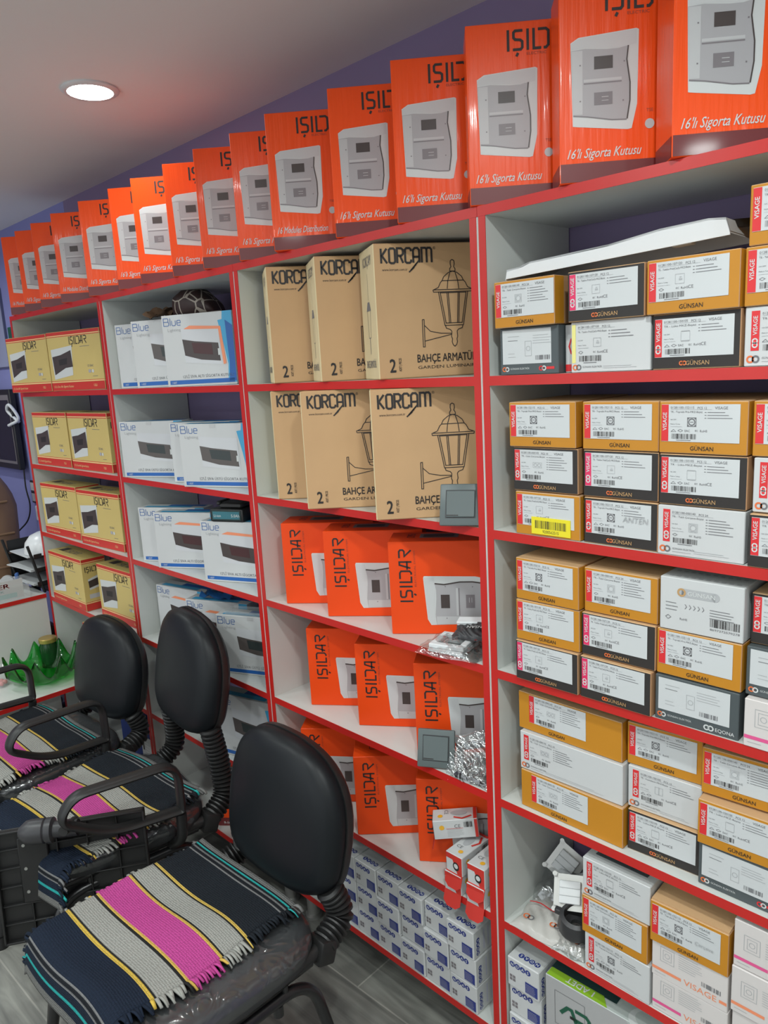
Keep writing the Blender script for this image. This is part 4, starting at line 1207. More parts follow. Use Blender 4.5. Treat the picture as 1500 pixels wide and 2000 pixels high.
def rug_mat():
    mt = bpy.data.materials.new('striped_weave'); mt.use_nodes = True
    nt = mt.node_tree; b = nt.nodes['Principled BSDF']; b.inputs['Roughness'].default_value = 0.9; b.inputs['Specular IOR Level'].default_value = 0.2
    uv = nt.nodes.new('ShaderNodeUVMap'); uv.uv_map = 'UVMap'
    sp = nt.nodes.new('ShaderNodeSeparateXYZ'); nt.links.new(uv.outputs['UV'], sp.inputs[0])
    cr = nt.nodes.new('ShaderNodeValToRGB'); cr.color_ramp.interpolation = 'CONSTANT'
    el = cr.color_ramp.elements
    while len(el) < len(STR): el.new(0.5)
    for i, (s, c) in enumerate(STR):
        el[i].position = s / RUGL
    for i, (s, c) in enumerate(STR):
        el[i].position = s / RUGL; el[i].color = (*c, 1)
    nt.links.new(sp.outputs['Y'], cr.inputs['Fac'])
    # weave: small checks of thread
    ck = nt.nodes.new('ShaderNodeTexVoronoi'); ck.inputs['Scale'].default_value = 1.0; ck.inputs['Randomness'].default_value = 0.25
    mp = nt.nodes.new('ShaderNodeMapping'); mp.inputs['Scale'].default_value = (85, 105, 1)
    nt.links.new(uv.outputs['UV'], mp.inputs['Vector']); nt.links.new(mp.outputs['Vector'], ck.inputs['Vector'])
    mr = nt.nodes.new('ShaderNodeMapRange'); mr.inputs['From Max'].default_value = 0.7; mr.inputs['To Min'].default_value = 1.12; mr.inputs['To Max'].default_value = 0.62
    nt.links.new(ck.outputs['Distance'], mr.inputs['Value'])
    mx = nt.nodes.new('ShaderNodeMix'); mx.data_type = 'RGBA'; mx.blend_type = 'MULTIPLY'; mx.inputs['Factor'].default_value = 1
    nt.links.new(cr.outputs['Color'], mx.inputs['A']); nt.links.new(mr.outputs['Result'], mx.inputs['B'])
    nt.links.new(mx.outputs['Result'], b.inputs['Base Color'])
    bp = nt.nodes.new('ShaderNodeBump'); bp.inputs['Strength'].default_value = 0.7; bp.inputs['Distance'].default_value = 0.003; bp.invert = True
    nt.links.new(ck.outputs['Distance'], bp.inputs['Height']); nt.links.new(bp.outputs['Normal'], b.inputs['Normal'])
    return mt
M_RUG = rug_mat()

def make_rug(seed, x0, x1, y_rear, edge_y=-.222, drape=0.105, skew=0.0):
    """x0..x1 across the seat; runs from y_rear to the front edge and hangs over it"""
    rr = random.Random(seed)
    NU, NV = 40, 90
    ph = [rr.uniform(0, 6) for _ in range(6)]
    top = SEAT_Z + .0085
    def P(u, s):
        x = x0 + (x1 - x0) * u
        flat = y_rear - edge_y
        r_ = .035
        if s < flat - r_ * .6: y, z = y_rear - s, top
        else:
            a = min((s - (flat - r_ * .6)) / r_, math.radians(82)); 
            y = edge_y + r_ * .6 - r_ * math.sin(a); z = top - r_ * (1 - math.cos(a))
            ex = s - (flat - r_ * .6) - r_ * math.radians(82)
            if ex > 0: y -= ex * .14; z -= ex * .99
        bump = .0045 * (math.sin(9 * u + 14 * s + ph[0]) * math.sin(11 * s + ph[1]) + 1)
        bump += .008 * max(0, math.sin(10.5 * s + ph[2] + 1.2 * u)) ** 3
        if x < -.236: z -= (-.236 - x) * .75; x = -.236 + (x + .236) * .8
        x += .006 * math.sin(17 * s + ph[3]) * (2 * u - 1) + skew * s
        y += .006 * math.sin(5 * u + ph[4])
        return Vector((x, y, z + bump))
    V = []; F = []; UV = []
    for j in range(NV + 1):
        for i in range(NU + 1):
            V.append(P(i / NU, RUGL * j / NV)); UV.append((i / NU, j / NV))
    for j in range(NV):
        for i in range(NU):
            a = j * (NU + 1) + i; F.append([a, a + NU + 1, a + NU + 2, a + 1])
    def mesh(name, V, F, UV, par=None):
        me = bpy.data.meshes.new(name); me.from_pydata([tuple(v) for v in V], [], F)
        l = me.uv_layers.new(name='UVMap')
        for p in me.polygons:
            p.use_smooth = True
            for li in p.loop_indices: l.data[li].uv = UV[me.loops[li].vertex_index]
        me.materials.append(M_RUG)
        o = bpy.data.objects.new(name, me); COL.objects.link(o)
        if par: o.parent = par
        so = o.modifiers.new('thickness', 'SOLIDIFY'); so.thickness = .004; so.offset = 1
        return o
    rug = mesh('striped_rug', V, F, UV)
    for side in (0, 1):
        V = []; F = []; UV = []
        d = -1 if side == 0 else 1
        j = 0.0
        while j < 1.0:
            wd = rr.uniform(.009, .016); ln = rr.uniform(.014, .032)
            p = P(side, RUGL * j); q = P(side, RUGL * min(1, j + wd))
            up_ = rr.uniform(-.003, .006); sh = rr.uniform(-.006, .006)
            n = len(V)
            for k in range(4):
                f = k / 3
                off = Vector((d * ln * f, sh * f, up_ * math.sin(3 * f) - .006 * f * f))
                V += [p + off, q + off + Vector((0, .002 * f, 0))]; UV += [(side, j), (side, min(.9999, j + .002))]
            for k in range(3): F.append([n + 2 * k, n + 2 * k + 1, n + 2 * k + 3, n + 2 * k + 2])
            j += wd + .0015
        mesh('fringe', V, F, UV, rug)
    return rug
rA = make_rug(3, -.265, .135, .195); place(rA, (*CH[0][0], 0), CH[0][1])
tag(rA, 'striped woven rug with pink band on the nearest chair', 'rug', 'striped rugs on the chairs')
rB = make_rug(8, -.235, .185, .185); place(rB, (-1.945, -.405, 0), 6)
tag(rB, 'striped woven rug with pink band on the middle chair', 'rug', 'striped rugs on the chairs')
rC = make_rug(12, -.245, .195, .14); place(rC, (*CH[2][0], 0), CH[2][1])
tag(rC, 'striped woven rug with pink band on the farthest chair', 'rug', 'striped rugs on the chairs')

# ------------------------------------------------------------------ desk with a low ledge, left of the shelving
dk = empty('reception_desk', (-3.3, 0, 0))
tag(dk, 'white desk with red edges and a low front ledge, left of the shelving', 'desk')
b = MB(); b.box((-.50, -1.7, .712), (-.030, -.012, .730), M_WHITE); b.box((-.030, -1.7, .712), (-.0285, -.012, .730), M_RED); part('desk_top', b, dk)
b = MB(); b.box((-.052, -1.68, .0), (-.034, -.012, .711), M_WHITE); part('front_panel', b, dk)
b = MB(); b.box((-.033, -1.7, .412), (.352, -.012, .430), M_WHITE); b.box((.352, -1.7, .412), (.3535, -.012, .430), M_RED); part('ledge_board', b, dk)
b = MB(); b.box((-.032, -1.66, 0), (.33, -1.642, .411), M_WHITE); part('ledge_support', b, dk)
b = MB(); b.box((-.49, -1.68, 0), (-.053, -1.662, .711), M_WHITE); part('end_panel', b, dk)

# letter tray rack
tr = empty('letter_tray', (-3.47, .08, .7305)); tr.rotation_euler = (0, 0, R(4))
tag(tr, 'black three tier letter tray full of papers on the desk beside the shelving', 'letter tray')
for k in range(3):
    b = MB(); z = .030 + .062 * k
    b.box((-.16, -.12, z), (.11, .13, z + .003), M_BLACKPL); b.box((-.16, .127, z), (.11, .13, z + .058), M_BLACKPL)
    b.box((-.16, -.12, z), (-.157, .13, z + .052), M_BLACKPL); b.box((.107, -.12, z), (.11, .13, z + .02), M_BLACKPL)
    part('tray', b, tr)
for (x, y) in ((-.155, -.11), (.105, -.11), (-.155, .12), (.105, .12)):
    b = MB(); b.tube([(x, y + .020, 0.0), (x, y + .015, .006), (x, y - .030, .215)], .0065, M_BLACKPL, 8); part('leg', b, tr, 40)
for k in range(3):
    z = .7305 + .0335 + .062 * k
    for q in range(2 if k < 2 else 1):
        b = MB(); b.box((-.13, -.125, 0), (.09, .11, .004), M_LABEL)
        o = b.build('paper_stack'); place(o, (-3.47 - .01 * q, .075 - .008 * q, z + .0045 * q), 4 + 5 * q - 2 * k)
        tag(o, ('stack of papers in the %s tier of the letter tray' % ('bottom', 'middle', 'top')[k]) + (', upper sheets' if q else ', lower sheets' if k < 2 else ''), 'paper', 'papers in the letter tray')
b = MB(); b.lathe([(0.0, .092), (.03, .089), (.06, .076), (.082, .048), (.09, .015), (.09, 0), (.086, 0), (.084, .02)], M_WPL, 32)
o = b.build('plastic_dome', sm=40); place(o, (-3.43, .05, .7305 + .164), 0); tag(o, 'white plastic dome lying on top of the letter tray', 'dome')

# clear acrylic box with a printed card
ac = empty('acrylic_box', (-3.335, -.075, .7305)); tag(ac, 'clear acrylic box with a red printed card at the desk edge', 'box')
M_ACRY = mat('clear_acrylic', (0.75, 0.78, 0.78), 0.08, alpha=0.16)
b = MB()
b.box((-.11, -.30, 0), (.002, 0, .004), M_ACRY); b.box((-.001, -.30, .004), (.002, 0, .062), M_ACRY); b.box((-.11, -.30, .004), (-.107, 0, .075), M_ACRY)
b.box((-.107, -.003, .004), (-.001, 0, .07), M_ACRY); b.box((-.107, -.30, .004), (-.001, -.297, .07), M_ACRY)
part('holder', b, ac)
b = MB(); b.box((-.010, -.28, .006), (-.0085, -.022, .088), M_LABEL)
cd = part('printed_card', b, ac)
class Card(MB):
    pass
V, F, tx0, tx1 = text_geo('DİNÇLER', .02)
c = MB(); sc = .19 / (tx1 - tx0)
c.add([(-.0082, -.265 + (x - tx0) * sc, .056 + y * .028) for x, y in V], F, M_BOXRED)
V, F, tx0, tx1 = text_geo('ELEKTRİK', .0)
sc = .10 / (tx1 - tx0)
c.add([(-.0082, -.20 + (x - tx0) * sc, .040 + y * .014) for x, y in V], F, mat('teal_print', (.02, .25, .25), .5))
c.box((-.0083, -.16, .012), (-.0081, -.05, .032), mat('pale_teal_print', (.35, .55, .55), .5))
part('lettering', c, cd)
# tape dispenser behind the card
b = MB(); b.box((-.05, -.022, 0), (.05, .022, .018), M_BLUEINK, .004); b.cyl((0, 0, .038), .03, .018, M_PGREY2, 28, axis='y'); b.box((.035, -.012, .015), (.05, .012, .075), M_BLUEINK, .003)
o = b.build('tape_dispenser', sm=40); place(o, (-3.53, -.10, .7305), 60); tag(o, 'blue grey tape dispenser on the desk behind the acrylic box', 'tape dispenser')

# ------------------------------------------------------------------ on the ledge: glass bowl, jar, cup
M_GLASSG = mat('green_glass', (0.02, 0.56, 0.055), 0.02, trans=0.97, spec=0.6)
def glass_bowl():
    b = MB(); N = 180; prof = []
    V = []; F = []
    def rim(th): return 0.052 + 0.076 * (1 - abs(math.sin(th * 4.5)) ** 1.25)   # eleven spiky petals around the rim
    NR = 14
    for side in (0, 1):
        for i in range(NR + 1):
            t = i / NR
            for k in range(N):
                th = 2 * math.pi * k / N
                hgt = rim(th)
                r0 = .03 + .085 * (1 - (1 - t) ** 2) + .03 * t ** 3
                z = .004 + .022 * t ** 2 + (hgt - .03) * max(0, (t - .35) / .65) ** 1.5
                n_ = .0065 if side else 0
                r_ = max(.001, r0 - n_ * (.4 + .6 * t)); z_ = z + (n_ * (1 - t) ** .7 if side else 0)
                if i == 0: r_ = .002
                V.append((r_ * math.cos(th), r_ * math.sin(th), z_))
    o2 = (NR + 1) * N
    for i in range(NR):
        for k in range(N):
            k2 = (k + 1) % N
            F.append([i * N + k, i * N + k2, (i + 1) * N + k2, (i + 1) * N + k])
            F.append([o2 + i * N + k, o2 + (i + 1) * N + k, o2 + (i + 1) * N + k2, o2 + i * N + k2])
    for k in range(N):
        k2 = (k + 1) % N
        F.append([NR * N + k, NR * N + k2, o2 + NR * N + k2, o2 + NR * N + k])
    b.add(V, F, M_GLASSG)
    return b.build('glass_bowl', sm=60, fixn=True)
gb = glass_bowl(); place(gb, (-3.128, -.135, .4305), 10)
tag(gb, 'spiky green glass bowl on the white ledge of the desk', 'bowl')
jr = empty('storage_jar', (-3.245, -.062, .4305)); tag(jr, 'dark glass jar with a gold lid behind the green bowl', 'jar')
b = MB(); b.lathe([(0, 0), (.036, 0), (.038, .006), (.038, .095), (.033, .108), (.033, .116), (0, .116)], mat('dark_green_glass', (.01, .05, .015), .08), 28); part('jar_body', b, jr, 40)
b = MB(); b.lathe([(0, .131), (.034, .131), (.037, .128), (.037, .113), (.0335, .1125)], mat('gold_lid', (.55, .40, .12), .3, metal=.7), 28); part('lid', b, jr, 40, label='gold lid')
cp = MB(); cp.lathe([(0, .002), (.032, .002), (.045, .075), (.0465, .075), (.0335, 0), (0, 0)], M_ACRY, 28)
co = cp.build('plastic_cup', sm=40); place(co, (-3.20, -.285, .4305)); tag(co, 'clear plastic cup with pink sweets at the left on the ledge', 'cup')
rr = random.Random(2)
for k in range(5):
    b = MB(); bm_ = bmesh.new(); bmesh.ops.create_icosphere(bm_, subdivisions=2, radius=.010); b.bm(bm_, mat('pink_sweet', (.75, .22, .22), .4))
    o = b.build('sweet', sm=60); a = 2 * math.pi * k / 5
    place(o, (-3.20 + .018 * math.cos(a), -.285 + .018 * math.sin(a), .4305 + .0135)); tag(o, 'round pink sweet inside the clear plastic cup', 'sweet', 'sweets in the plastic cup')

# ------------------------------------------------------------------ behind the desk: monitor, picture, chair, sockets
mo = empty('wall_monitor', (-4.46, .2849, 1.40)); tag(mo, 'black flat monitor on the lilac wall behind the desk', 'monitor')
b = MB(); b.box((-.30, -.05, -.21), (.30, -.02, .21), M_BLACKPL, .004); b.box((-.1, -.02, -.1), (.1, 0, .1), M_BLACKPL); part('housing', b, mo)
b = MB(); b.box((-.278, -.0512, -.180), (.278, -.0502, .182), M_PGREY3); part('bezel', b, mo, label='grey inner bezel')
b = MB(); b.box((-.268, -.0524, -.165), (.268, -.0512, .155), mat('dark_screen', (.008, .009, .012), .12)); part('screen', b, mo)
pc = empty('wall_picture', (-4.36, .2849, 1.72)); tag(pc, 'pale grey wall panel hanging above the monitor', 'picture')
b = MB(); b.box((-.35, -.012, 0), (.155, 0, .40), mat('grey_blue_frame', (.10, .11, .20), .5)); part('frame', b, pc)
b = MB(); b.box((-.345, -.0135, .006), (.149, -.0121, .395), mat('pale_blue_panel', (.33, .35, .52), .5)); part('sheet', b, pc)
b = MB(); b.box((-.06, -.006, -.075), (.06, 0, .075), mat('dark_green_board', (.02, .13, .09), .5)); b.box((-.05, -.0065, -.065), (.05, -.0058, .065), mat('dark_green_board2', (.02, .10, .07), .5))
o = b.build('wall_plaque'); place(o, (-4.115, .2849, 1.845)); tag(o, 'small dark green plaque on the wall half behind the shelving', 'plaque')
b = MB(); b.box((-.03, -.01, -.06), (.03, 0, .06), M_BLACKPL, .002); b.box((-.022, -.0115, .008), (.022, -.0099, .05), M_PGREY2); b.box((-.022, -.0115, -.05), (.022, -.0099, -.008), M_PGREY)
o = b.build('wall_switch'); place(o, (-4.135, .2849, 1.07)); tag(o, 'dark double wall switch below the monitor', 'switch')
b = MB(); b.box((-.04, -.01, -.04), (.04, 0, .04), M_WPL, .003); b.cyl((0, -.011, 0), .02, .004, M_PGREY2, 20, axis='y')
o = b.build('wall_socket'); place(o, (-4.10, .2849, .955)); tag(o, 'white wall socket below the dark switch', 'socket')
b = MB(); b.tube(spline([(-4.17, .26, 1.23), (-4.16, .25, 1.1), (-4.15, .255, 1.0), (-4.17, .24, .92), (-4.22, .2, .86), (-4.23, .12, .80)], 8), .004, M_BLACKPL, 8)
o = b.build('power_cable', sm=40); tag(o, 'thin black cable hanging down from the monitor', 'cable')
b = MB(); b.tube(spline([(-4.14, .258, 1.44), (-4.19, .225, 1.50), (-4.15, .225, 1.53), (-4.12, .25, 1.46), (-4.17, .225, 1.43), (-4.20, .225, 1.425)], 8), .008, M_WPL, 8)
o = b.build('white_strap', sm=40); tag(o, 'white looped strap hanging at the monitor corner', 'strap')
# brown executive chair
ex = empty('executive_chair', (-3.885, -.165, 0), 0); tag(ex, 'brown leather executive chair behind the desk at the left edge', 'chair')
M_LEATH = mat('brown_leather', (.20, .115, .062), .45, noise=.1, nscale=20, bump=.1, bscale=120, bdist=.0008)
b = MB(); rings = []
for (x, s) in ((-.09, .86), (-.075, .97), (-.02, 1.0), (.02, .97), (.045, .88), (.055, .6), (.057, .1)):
    rings.append([Vector((x - .10 * (z / .36), y * (1 + .06 * math.sin(z * 14)), .95 + z)) for y, z in superell(44, .265 * s, .36 * s, 3.2)])
loft_rings(b, rings, M_LEATH); part('backrest', b, ex, 60)
b = MB()
for z in (.78, .93, 1.08): b.tube([(.075 - .10 * ((z - .95) / .36) - .02, y, z) for y in (-.22, -.1, 0, .1, .22)], .006, M_LEATH, 8)
part('seam_roll', b, ex, 40)
b = MB(); b.box((-.05, -.26, .42), (.42, .26, .53), M_LEATH, .04, seg=3); part('seat', b, ex, 50)
b = MB(); b.cyl((.18, 0, .28), .03, .28, M_CHROME, 18); part('gas_column', b, ex, 40)
for k in range(5):
    a = 2 * math.pi * k / 5 + .3
    b = MB(); b.tube([(.18, 0, .13), (.18 + .28 * math.cos(a), .28 * math.sin(a), .075)], [.024, .016], M_BLACKPL, 10)
    lg = part('base_arm', b, ex, 40)
    b = MB(); b.cyl((.18 + .28 * math.cos(a), .28 * math.sin(a), .03), .03, .03, M_BLACKPL, 18, axis='y'); part('castor', b, lg, 40)
for s in (-1, 1):
    b = MB(); b.tube(rounded_path([(.02, s * .29, .48), (.0, s * .30, .66), (.32, s * .30, .66), (.30, s * .29, .48)], .06), .022, M_BLACKPL, 10); part('armrest', b, ex, 40)

# ------------------------------------------------------------------ odds and ends on the shelves
# giraffe print pouch
def giraffe_mat():
    mt = bpy.data.materials.new('giraffe_print'); mt.use_nodes = True; nt = mt.node_tree; b = nt.nodes['Principled BSDF']; b.inputs['Roughness'].default_value = .55
    tc = nt.nodes.new('ShaderNodeTexCoord'); v = nt.nodes.new('ShaderNodeTexVoronoi'); v.feature = 'DISTANCE_TO_EDGE'; v.inputs['Scale'].default_value = 20
    nt.links.new(tc.outputs['Object'], v.inputs['Vector'])
    cr = nt.nodes.new('ShaderNodeValToRGB'); cr.color_ramp.interpolation = 'CONSTANT'; cr.color_ramp.elements[0].color = (.42, .36, .30, 1); cr.color_ramp.elements[1].position = .035; cr.color_ramp.elements[1].color = (.035, .014, .012, 1)
    nt.links.new(v.outputs['Distance'], cr.inputs['Fac']); nt.links.new(cr.outputs['Color'], b.inputs['Base Color'])
    return mt
gp = empty('fabric_pouch', (-2.135, .128, 1.8062)); gp.rotation_euler = (0, 0, R(25)); tag(gp, 'dark giraffe print pouch with brown frill lying on a white carton', 'pouch')
b = MB(); rings = []
for (x, hy, hz) in ((-.06, .012, .016), (-.045, .035, .034), (-.01, .05, .042), (.05, .052, .040), (.09, .045, .022), (.105, .03, .008)):
    rings.append([Vector((x, y, max(.0005, hz + z))) for y, z in superell(24, hy, hz, 2.6)])
loft_rings(b, rings, giraffe_mat()); part('body', b, gp, 60)
rr = random.Random(5)
for k in range(7):
    b = MB(); a = rr.uniform(-.04, .04); zz = rr.uniform(.004, .045)
    V = []; F = []
    for i in range(9):
        f = i / 8
        V += [(-.05 - .085 * f * rr.uniform(.7, 1), a * (1 + f) + .008 * math.sin(9 * f + k), .004 + zz * (1 - .6 * f) + .008 * math.sin(7 * f + k)),
              (-.05 - .085 * f, a * (1 + f) + .022 * (1 - f * .5), .012 + zz * (1 - .5 * f) + .010 * math.cos(8 * f + k))]
    for i in range(8): F.append([2 * i, 2 * i + 1, 2 * i + 3, 2 * i + 2])
    b.add(V, F, mat('brown_fabric', (.085, .045, .022), .9)); part('frill', b, gp, 60)

# cordless battery pack
bt = empty('battery_pack', (-1.922, .070, 1.1956)); bt.rotation_euler = (0, 0, R(24)); tag(bt, 'black cordless tool battery with teal label on a white carton', 'battery')
b = MB(); b.box((-.058, -.034, 0), (.058, .034, .040), M_BLACKPL, .006, seg=2); part('case', b, bt, 40)
b = MB(); b.box((-.030, -.025, .040), (.05, .03, .058), M_BLACKPL, .005); b.box((-.036, -.028, .050), (-.022, .03, .062), M_BLACKPL, .003); part('terminal_block', b, bt, 40)
c = Carton(.1, .001, .03, M_DGREEN)
c.rect('F', .004, .004, .096, .026, mat('teal_label', (.03, .16, .20), .4), 1); c.text('F', 'Li-ion', .008, .010, .008, M_PWHITE, 2); c.text('F', '5.0Ah', .068, .010, .009, M_PWHITE, 2)
o = part('rating_label', c, bt); o.location = (-.05, -.0352, .006)
# torn blue film on a carton
b = MB(); V = []; F = []
rr = random.Random(8)
for i in range(7):
    for j in range(4): V.append((i * .02, j * .016, .004 + rr.uniform(0, .022)))
for i in range(6):
    for j in range(3): a = i * 4 + j; F.append([a, a + 1, a + 5, a + 4])
b.add(V, F, mat('blue_film', (.02, .12, .35), .3)); o = b.build('plastic_film', sm=80); place(o, (-2.15, .058, .7186 + .188), 22); tag(o, 'crumpled blue film on the middle carton of the fourth shelf', 'film')
# clear lid lying on a carton
b = MB(); b.box((0, 0, 0), (.17, .055, .003), M_ACRY, .001); b.ring = None
b.box((0, 0, .003), (.17, .003, .010), M_ACRY); b.box((0, .052, .003), (.17, .055, .010), M_ACRY); b.box((0, .003, .003), (.003, .052, .010), M_ACRY); b.box((.167, .003, .003), (.17, .052, .010), M_ACRY)
o = b.build('clear_tray'); place(o, (-1.945, .022, .7186 + .1885), 24); tag(o, 'clear grey plastic lid on the right carton of the fourth shelf', 'lid')

# hexagon print bulb carton in the second unit's bottom
c = Carton(.15, .15, .178, M_ORANGE2)
for f in 'FL':
    c.rect(f, .0013, .0013, .1487, .030, M_MAROON, 1)
    c.logo(f, .03, .142, .018, M_INK, th=.13, n=6); c.text(f, '9-16', .02, .008, .009, M_PWHITE, 2, bold=.02); c.text(f, 'Projektör', .055, .034, .008, M_PWHITE, 2, shear=.4)
def hexa(f, u, v, r): c.poly(f, [(u + r * math.cos(math.pi * k / 3 + .3), v + r * math.sin(math.pi * k / 3 + .3)) for k in range(6)], M_PGREY2, 1)
hexa('F', .095, .085, .034); hexa('L', .05, .09, .034); hexa('L', .11, .10, .020)
for (u, v, r_) in ((.04, .04, .03), (.10, .05, .033), (.06, .105, .030), (.12, .115, .022)): hexa('T', u, v, r_)
o = c.build('projector_carton'); place(o, (-2.10, .014, ZT[6] + E_), 40); tag(o, 'orange carton with grey hexagons on the bottom shelf behind the chairs', 'box')
# dark blue carton low in the first unit
c = Carton(.26, .16, .22, mat('dark_blue_carton', (.012, .03, .16), .5)); c.rect('F', .17, .06, .25, .16, M_PGREY2, 1); c.rect('F', .18, .10, .19, .13, M_INK, 2); c.lines('F', .195, .14, .05, 5, .012, M_GREYINK, 2)
o = c.build('carton'); place(o, (-2.80, .02, ZT[6] + E_), 0); tag(o, 'dark blue carton with grey label low behind the far chair', 'box')

# flush switches leaning on cartons
def leaning_switch(x, y, z, rz, lean, lab):
    t = empty('light_switch', (x, y, z)); t.rotation_euler = (R(-lean), 0, R(rz))
    tag(t, lab, 'switch', 'anthracite light switches')
    b = MB(); b.box((-.043, -.011, 0), (.043, 0, .086), M_ANTH, .003, seg=2); part('frame', b, t, 40)
    b = MB(); b.box((-.029, -.0145, .017), (.029, -.0112, .071), M_ANTH, .0012); part('rocker', b, t, 40)
    b = MB(); b.box((-.031, -.0113, .015), (.031, -.0109, .073), M_ANTH2); b.box((-.028, -.0150, .0195), (-.004, -.0144, .0215), M_INK); part('rocker_gap', b, t)
    return t
leaning_switch(-.964, -.010, ZT[2] + .0008, 30, 20, 'grey light switch leaning on a brown lantern carton')
leaning_switch(-1.078, .008, ZT[4] + .0008, 30, 18, 'anthracite light switch leaning on an orange carton beside a clear bag')

# clear bags of parts
def bag(name, pts_fn, nu, nv, m):
    V = []; F = []
    for side in (0, 1):
        for j in range(nv + 1):
            for i in range(nu + 1):
                V.append(pts_fn(i / nu, j / nv, side))
    o2 = (nu + 1) * (nv + 1)
    for s, off in ((0, 0), (1, o2)):
        for j in range(nv):
            for i in range(nu):
                a = off + j * (nu + 1) + i
                F.append([a, a + 1, a + nu + 2, a + nu + 1] if s == 0 else [a, a + nu + 1, a + nu + 2, a + 1])
    b = MB(); b.add(V, F, m)
    return b
def film_bag(w, l, h, seed, m):
    rr = random.Random(seed); ph = [rr.uniform(0, 6.28) for _ in range(8)]
    def fn(u, v, side):
        e = (4 * u * (1 - u)) ** .5 * (4 * v * (1 - v)) ** .4
        if side == 0: z = .0006
        else: z = .0008 + e * h * (.8 + .2 * math.sin(9 * u + ph[0]) * math.sin(8 * v + ph[1])) + .003 * e * math.sin(37 * u + 21 * v + ph[2])
        return ((u - .5) * w + .003 * math.sin(11 * v + ph[3]), (v - .5) * l + .003 * math.sin(9 * u + ph[4]), z)
    return bag('b', fn, 30, 30, m)
M_BAG = film_mat(); M_BAG.name = 'clear_bag_film'
for n_ in M_BAG.node_tree.nodes:
    if n_.type == 'MIX_SHADER': n_.inputs[0].default_value = .22
    if n_.type == 'TEX_NOISE': n_.inputs['Scale'].default_value = 30

def frame_obj(m, s=.041, hole=.026, t=.010):
    b = MB()
    b.box((-s, -s, 0), (s, -hole, t), m, .0015); b.box((-s, hole, 0), (s, s, t), m, .0015)
    b.box((-s, -hole, 0), (-hole, hole, t), m, .0015); b.box((hole, -hole, 0), (s, hole, t), m, .0015)
    return b
# white frames in a bag, third shelf of the lantern unit
for k in range(2):
    o = frame_obj(M_WPL).build('switch_surround'); place(o, (-1.035, .035, ZT[3] + .0015 + .0105 * k), 12 + 4 * k)
    tag(o, 'white square switch frame in the clear bag, ' + ('lower one' if k == 0 else 'upper one'), 'switch frame', 'white switch frames in a bag')
b = film_bag(.15, .12, .030, 4, M_BAG)
for (x, y) in ((-.02, -.02), (.01, .01), (.05, -.01)):
    V, F, a0, a1 = text_geo('II', .03); b.add([(x + p * .012, y + q * .010, .0315) for p, q in V], F, M_LRED)
o = b.build('clear_bag', sm=60); place(o, (-1.030, .036, ZT[3] + .0006), 12); tag(o, 'clear plastic bag holding white switch frames before an orange carton', 'bag')
b = film_bag(.085, .11, .014, 14, M_BAG)
for k in range(3): b.box((-.03 + .025 * k, -.02 + .012 * k, .0015), (-.018 + .025 * k, -.016 + .012 * k, .005), M_ANTH2)
o = b.build('clear_bag', sm=60); place(o, (-.984, .056, ZT[3] + .0006), -6); tag(o, 'flat clear bag of small dark screws beside the panel edge', 'bag')
# black printed pouch and a white module lying on the bag
def pouch():
    t = empty('printed_pouch', (-1.0, .075, ZT[3] + .034)); t.rotation_euler = (R(18), R(-6), R(18))
    tag(t, 'black and white printed pouch lying on the bag of white frames', 'pouch')
    b = film_bag(.105, .06, .020, 6, M_ANTH2); part('body', b, t, 60)
    b = MB(); b.box((-.05, .012, .008), (.05, .034, .018), M_WPL, .002); part('white_header', b, t)
    V, F, a0, a1 = text_geo('GÜNSAN', .02); b = MB()
    b.add([(.040 - (p - a0) / (a1 - a0) * .055, -.006 - q * .012, .0225) for p, q in V], F, M_PWHITE); part('lettering', b, t)
pouch()
b = MB(); b.box((-.028, -.022, 0), (.028, .022, .02), M_ANTH2, .003); b.box((-.02, -.024, .02), (.02, .02, .028), M_WPL, .003); b.box((-.03, -.03, .004), (.03, .03, .006), M_CHROME)
o = b.build('socket_module', sm=40); place(o, (-.972, .12, ZT[3] + .020), 20, 10); tag(o, 'dark socket module with white face behind the printed pouch', 'socket module')
b = MB(); b.box((-.03, -.003, 0), (.03, .003, .075), mat('peach_card', (.60, .25, .17), .5)); b.box((-.018, -.0036, .02), (.018, -.0029, .045), M_PWHITE)
o = b.build('header_card'); place(o, (-.975, .165, ZT[3] + .03), 28, -10); tag(o, 'peach coloured header card leaning at the back of the bags', 'card')

# black frames in clear film, fourth shelf
for k, (x, y, rz, lx, z) in enumerate(((-1.005, .062, 30, 52, .020), (-.985, .048, 3, 10, .004))):
    o = frame_obj(M_ANTH2).build('switch_surround'); o.location = (x, y, ZT[4] + z); o.rotation_euler = (R(lx), R(-12 if k == 0 else 0), R(rz))
    tag(o, 'black square switch frame in crinkled film, ' + ('propped upright' if k == 0 else 'lying flat'), 'switch frame', 'black switch frames in film')
b = film_bag(.11, .10, .012, 21, M_BAG)
o = b.build('clear_bag', sm=60); o.location = (-1.012, .048, ZT[4] + .036); o.rotation_euler = (R(52), R(-12), R(30)); tag(o, 'clear bag around the propped black frame', 'bag')
b = film_bag(.10, .11, .040, 22, M_BAG)
o = b.build('clear_bag', sm=60); place(o, (-.985, .056, ZT[4] + .0006), 4); tag(o, 'crumpled clear bag with red print at the panel, over a flat frame', 'bag')

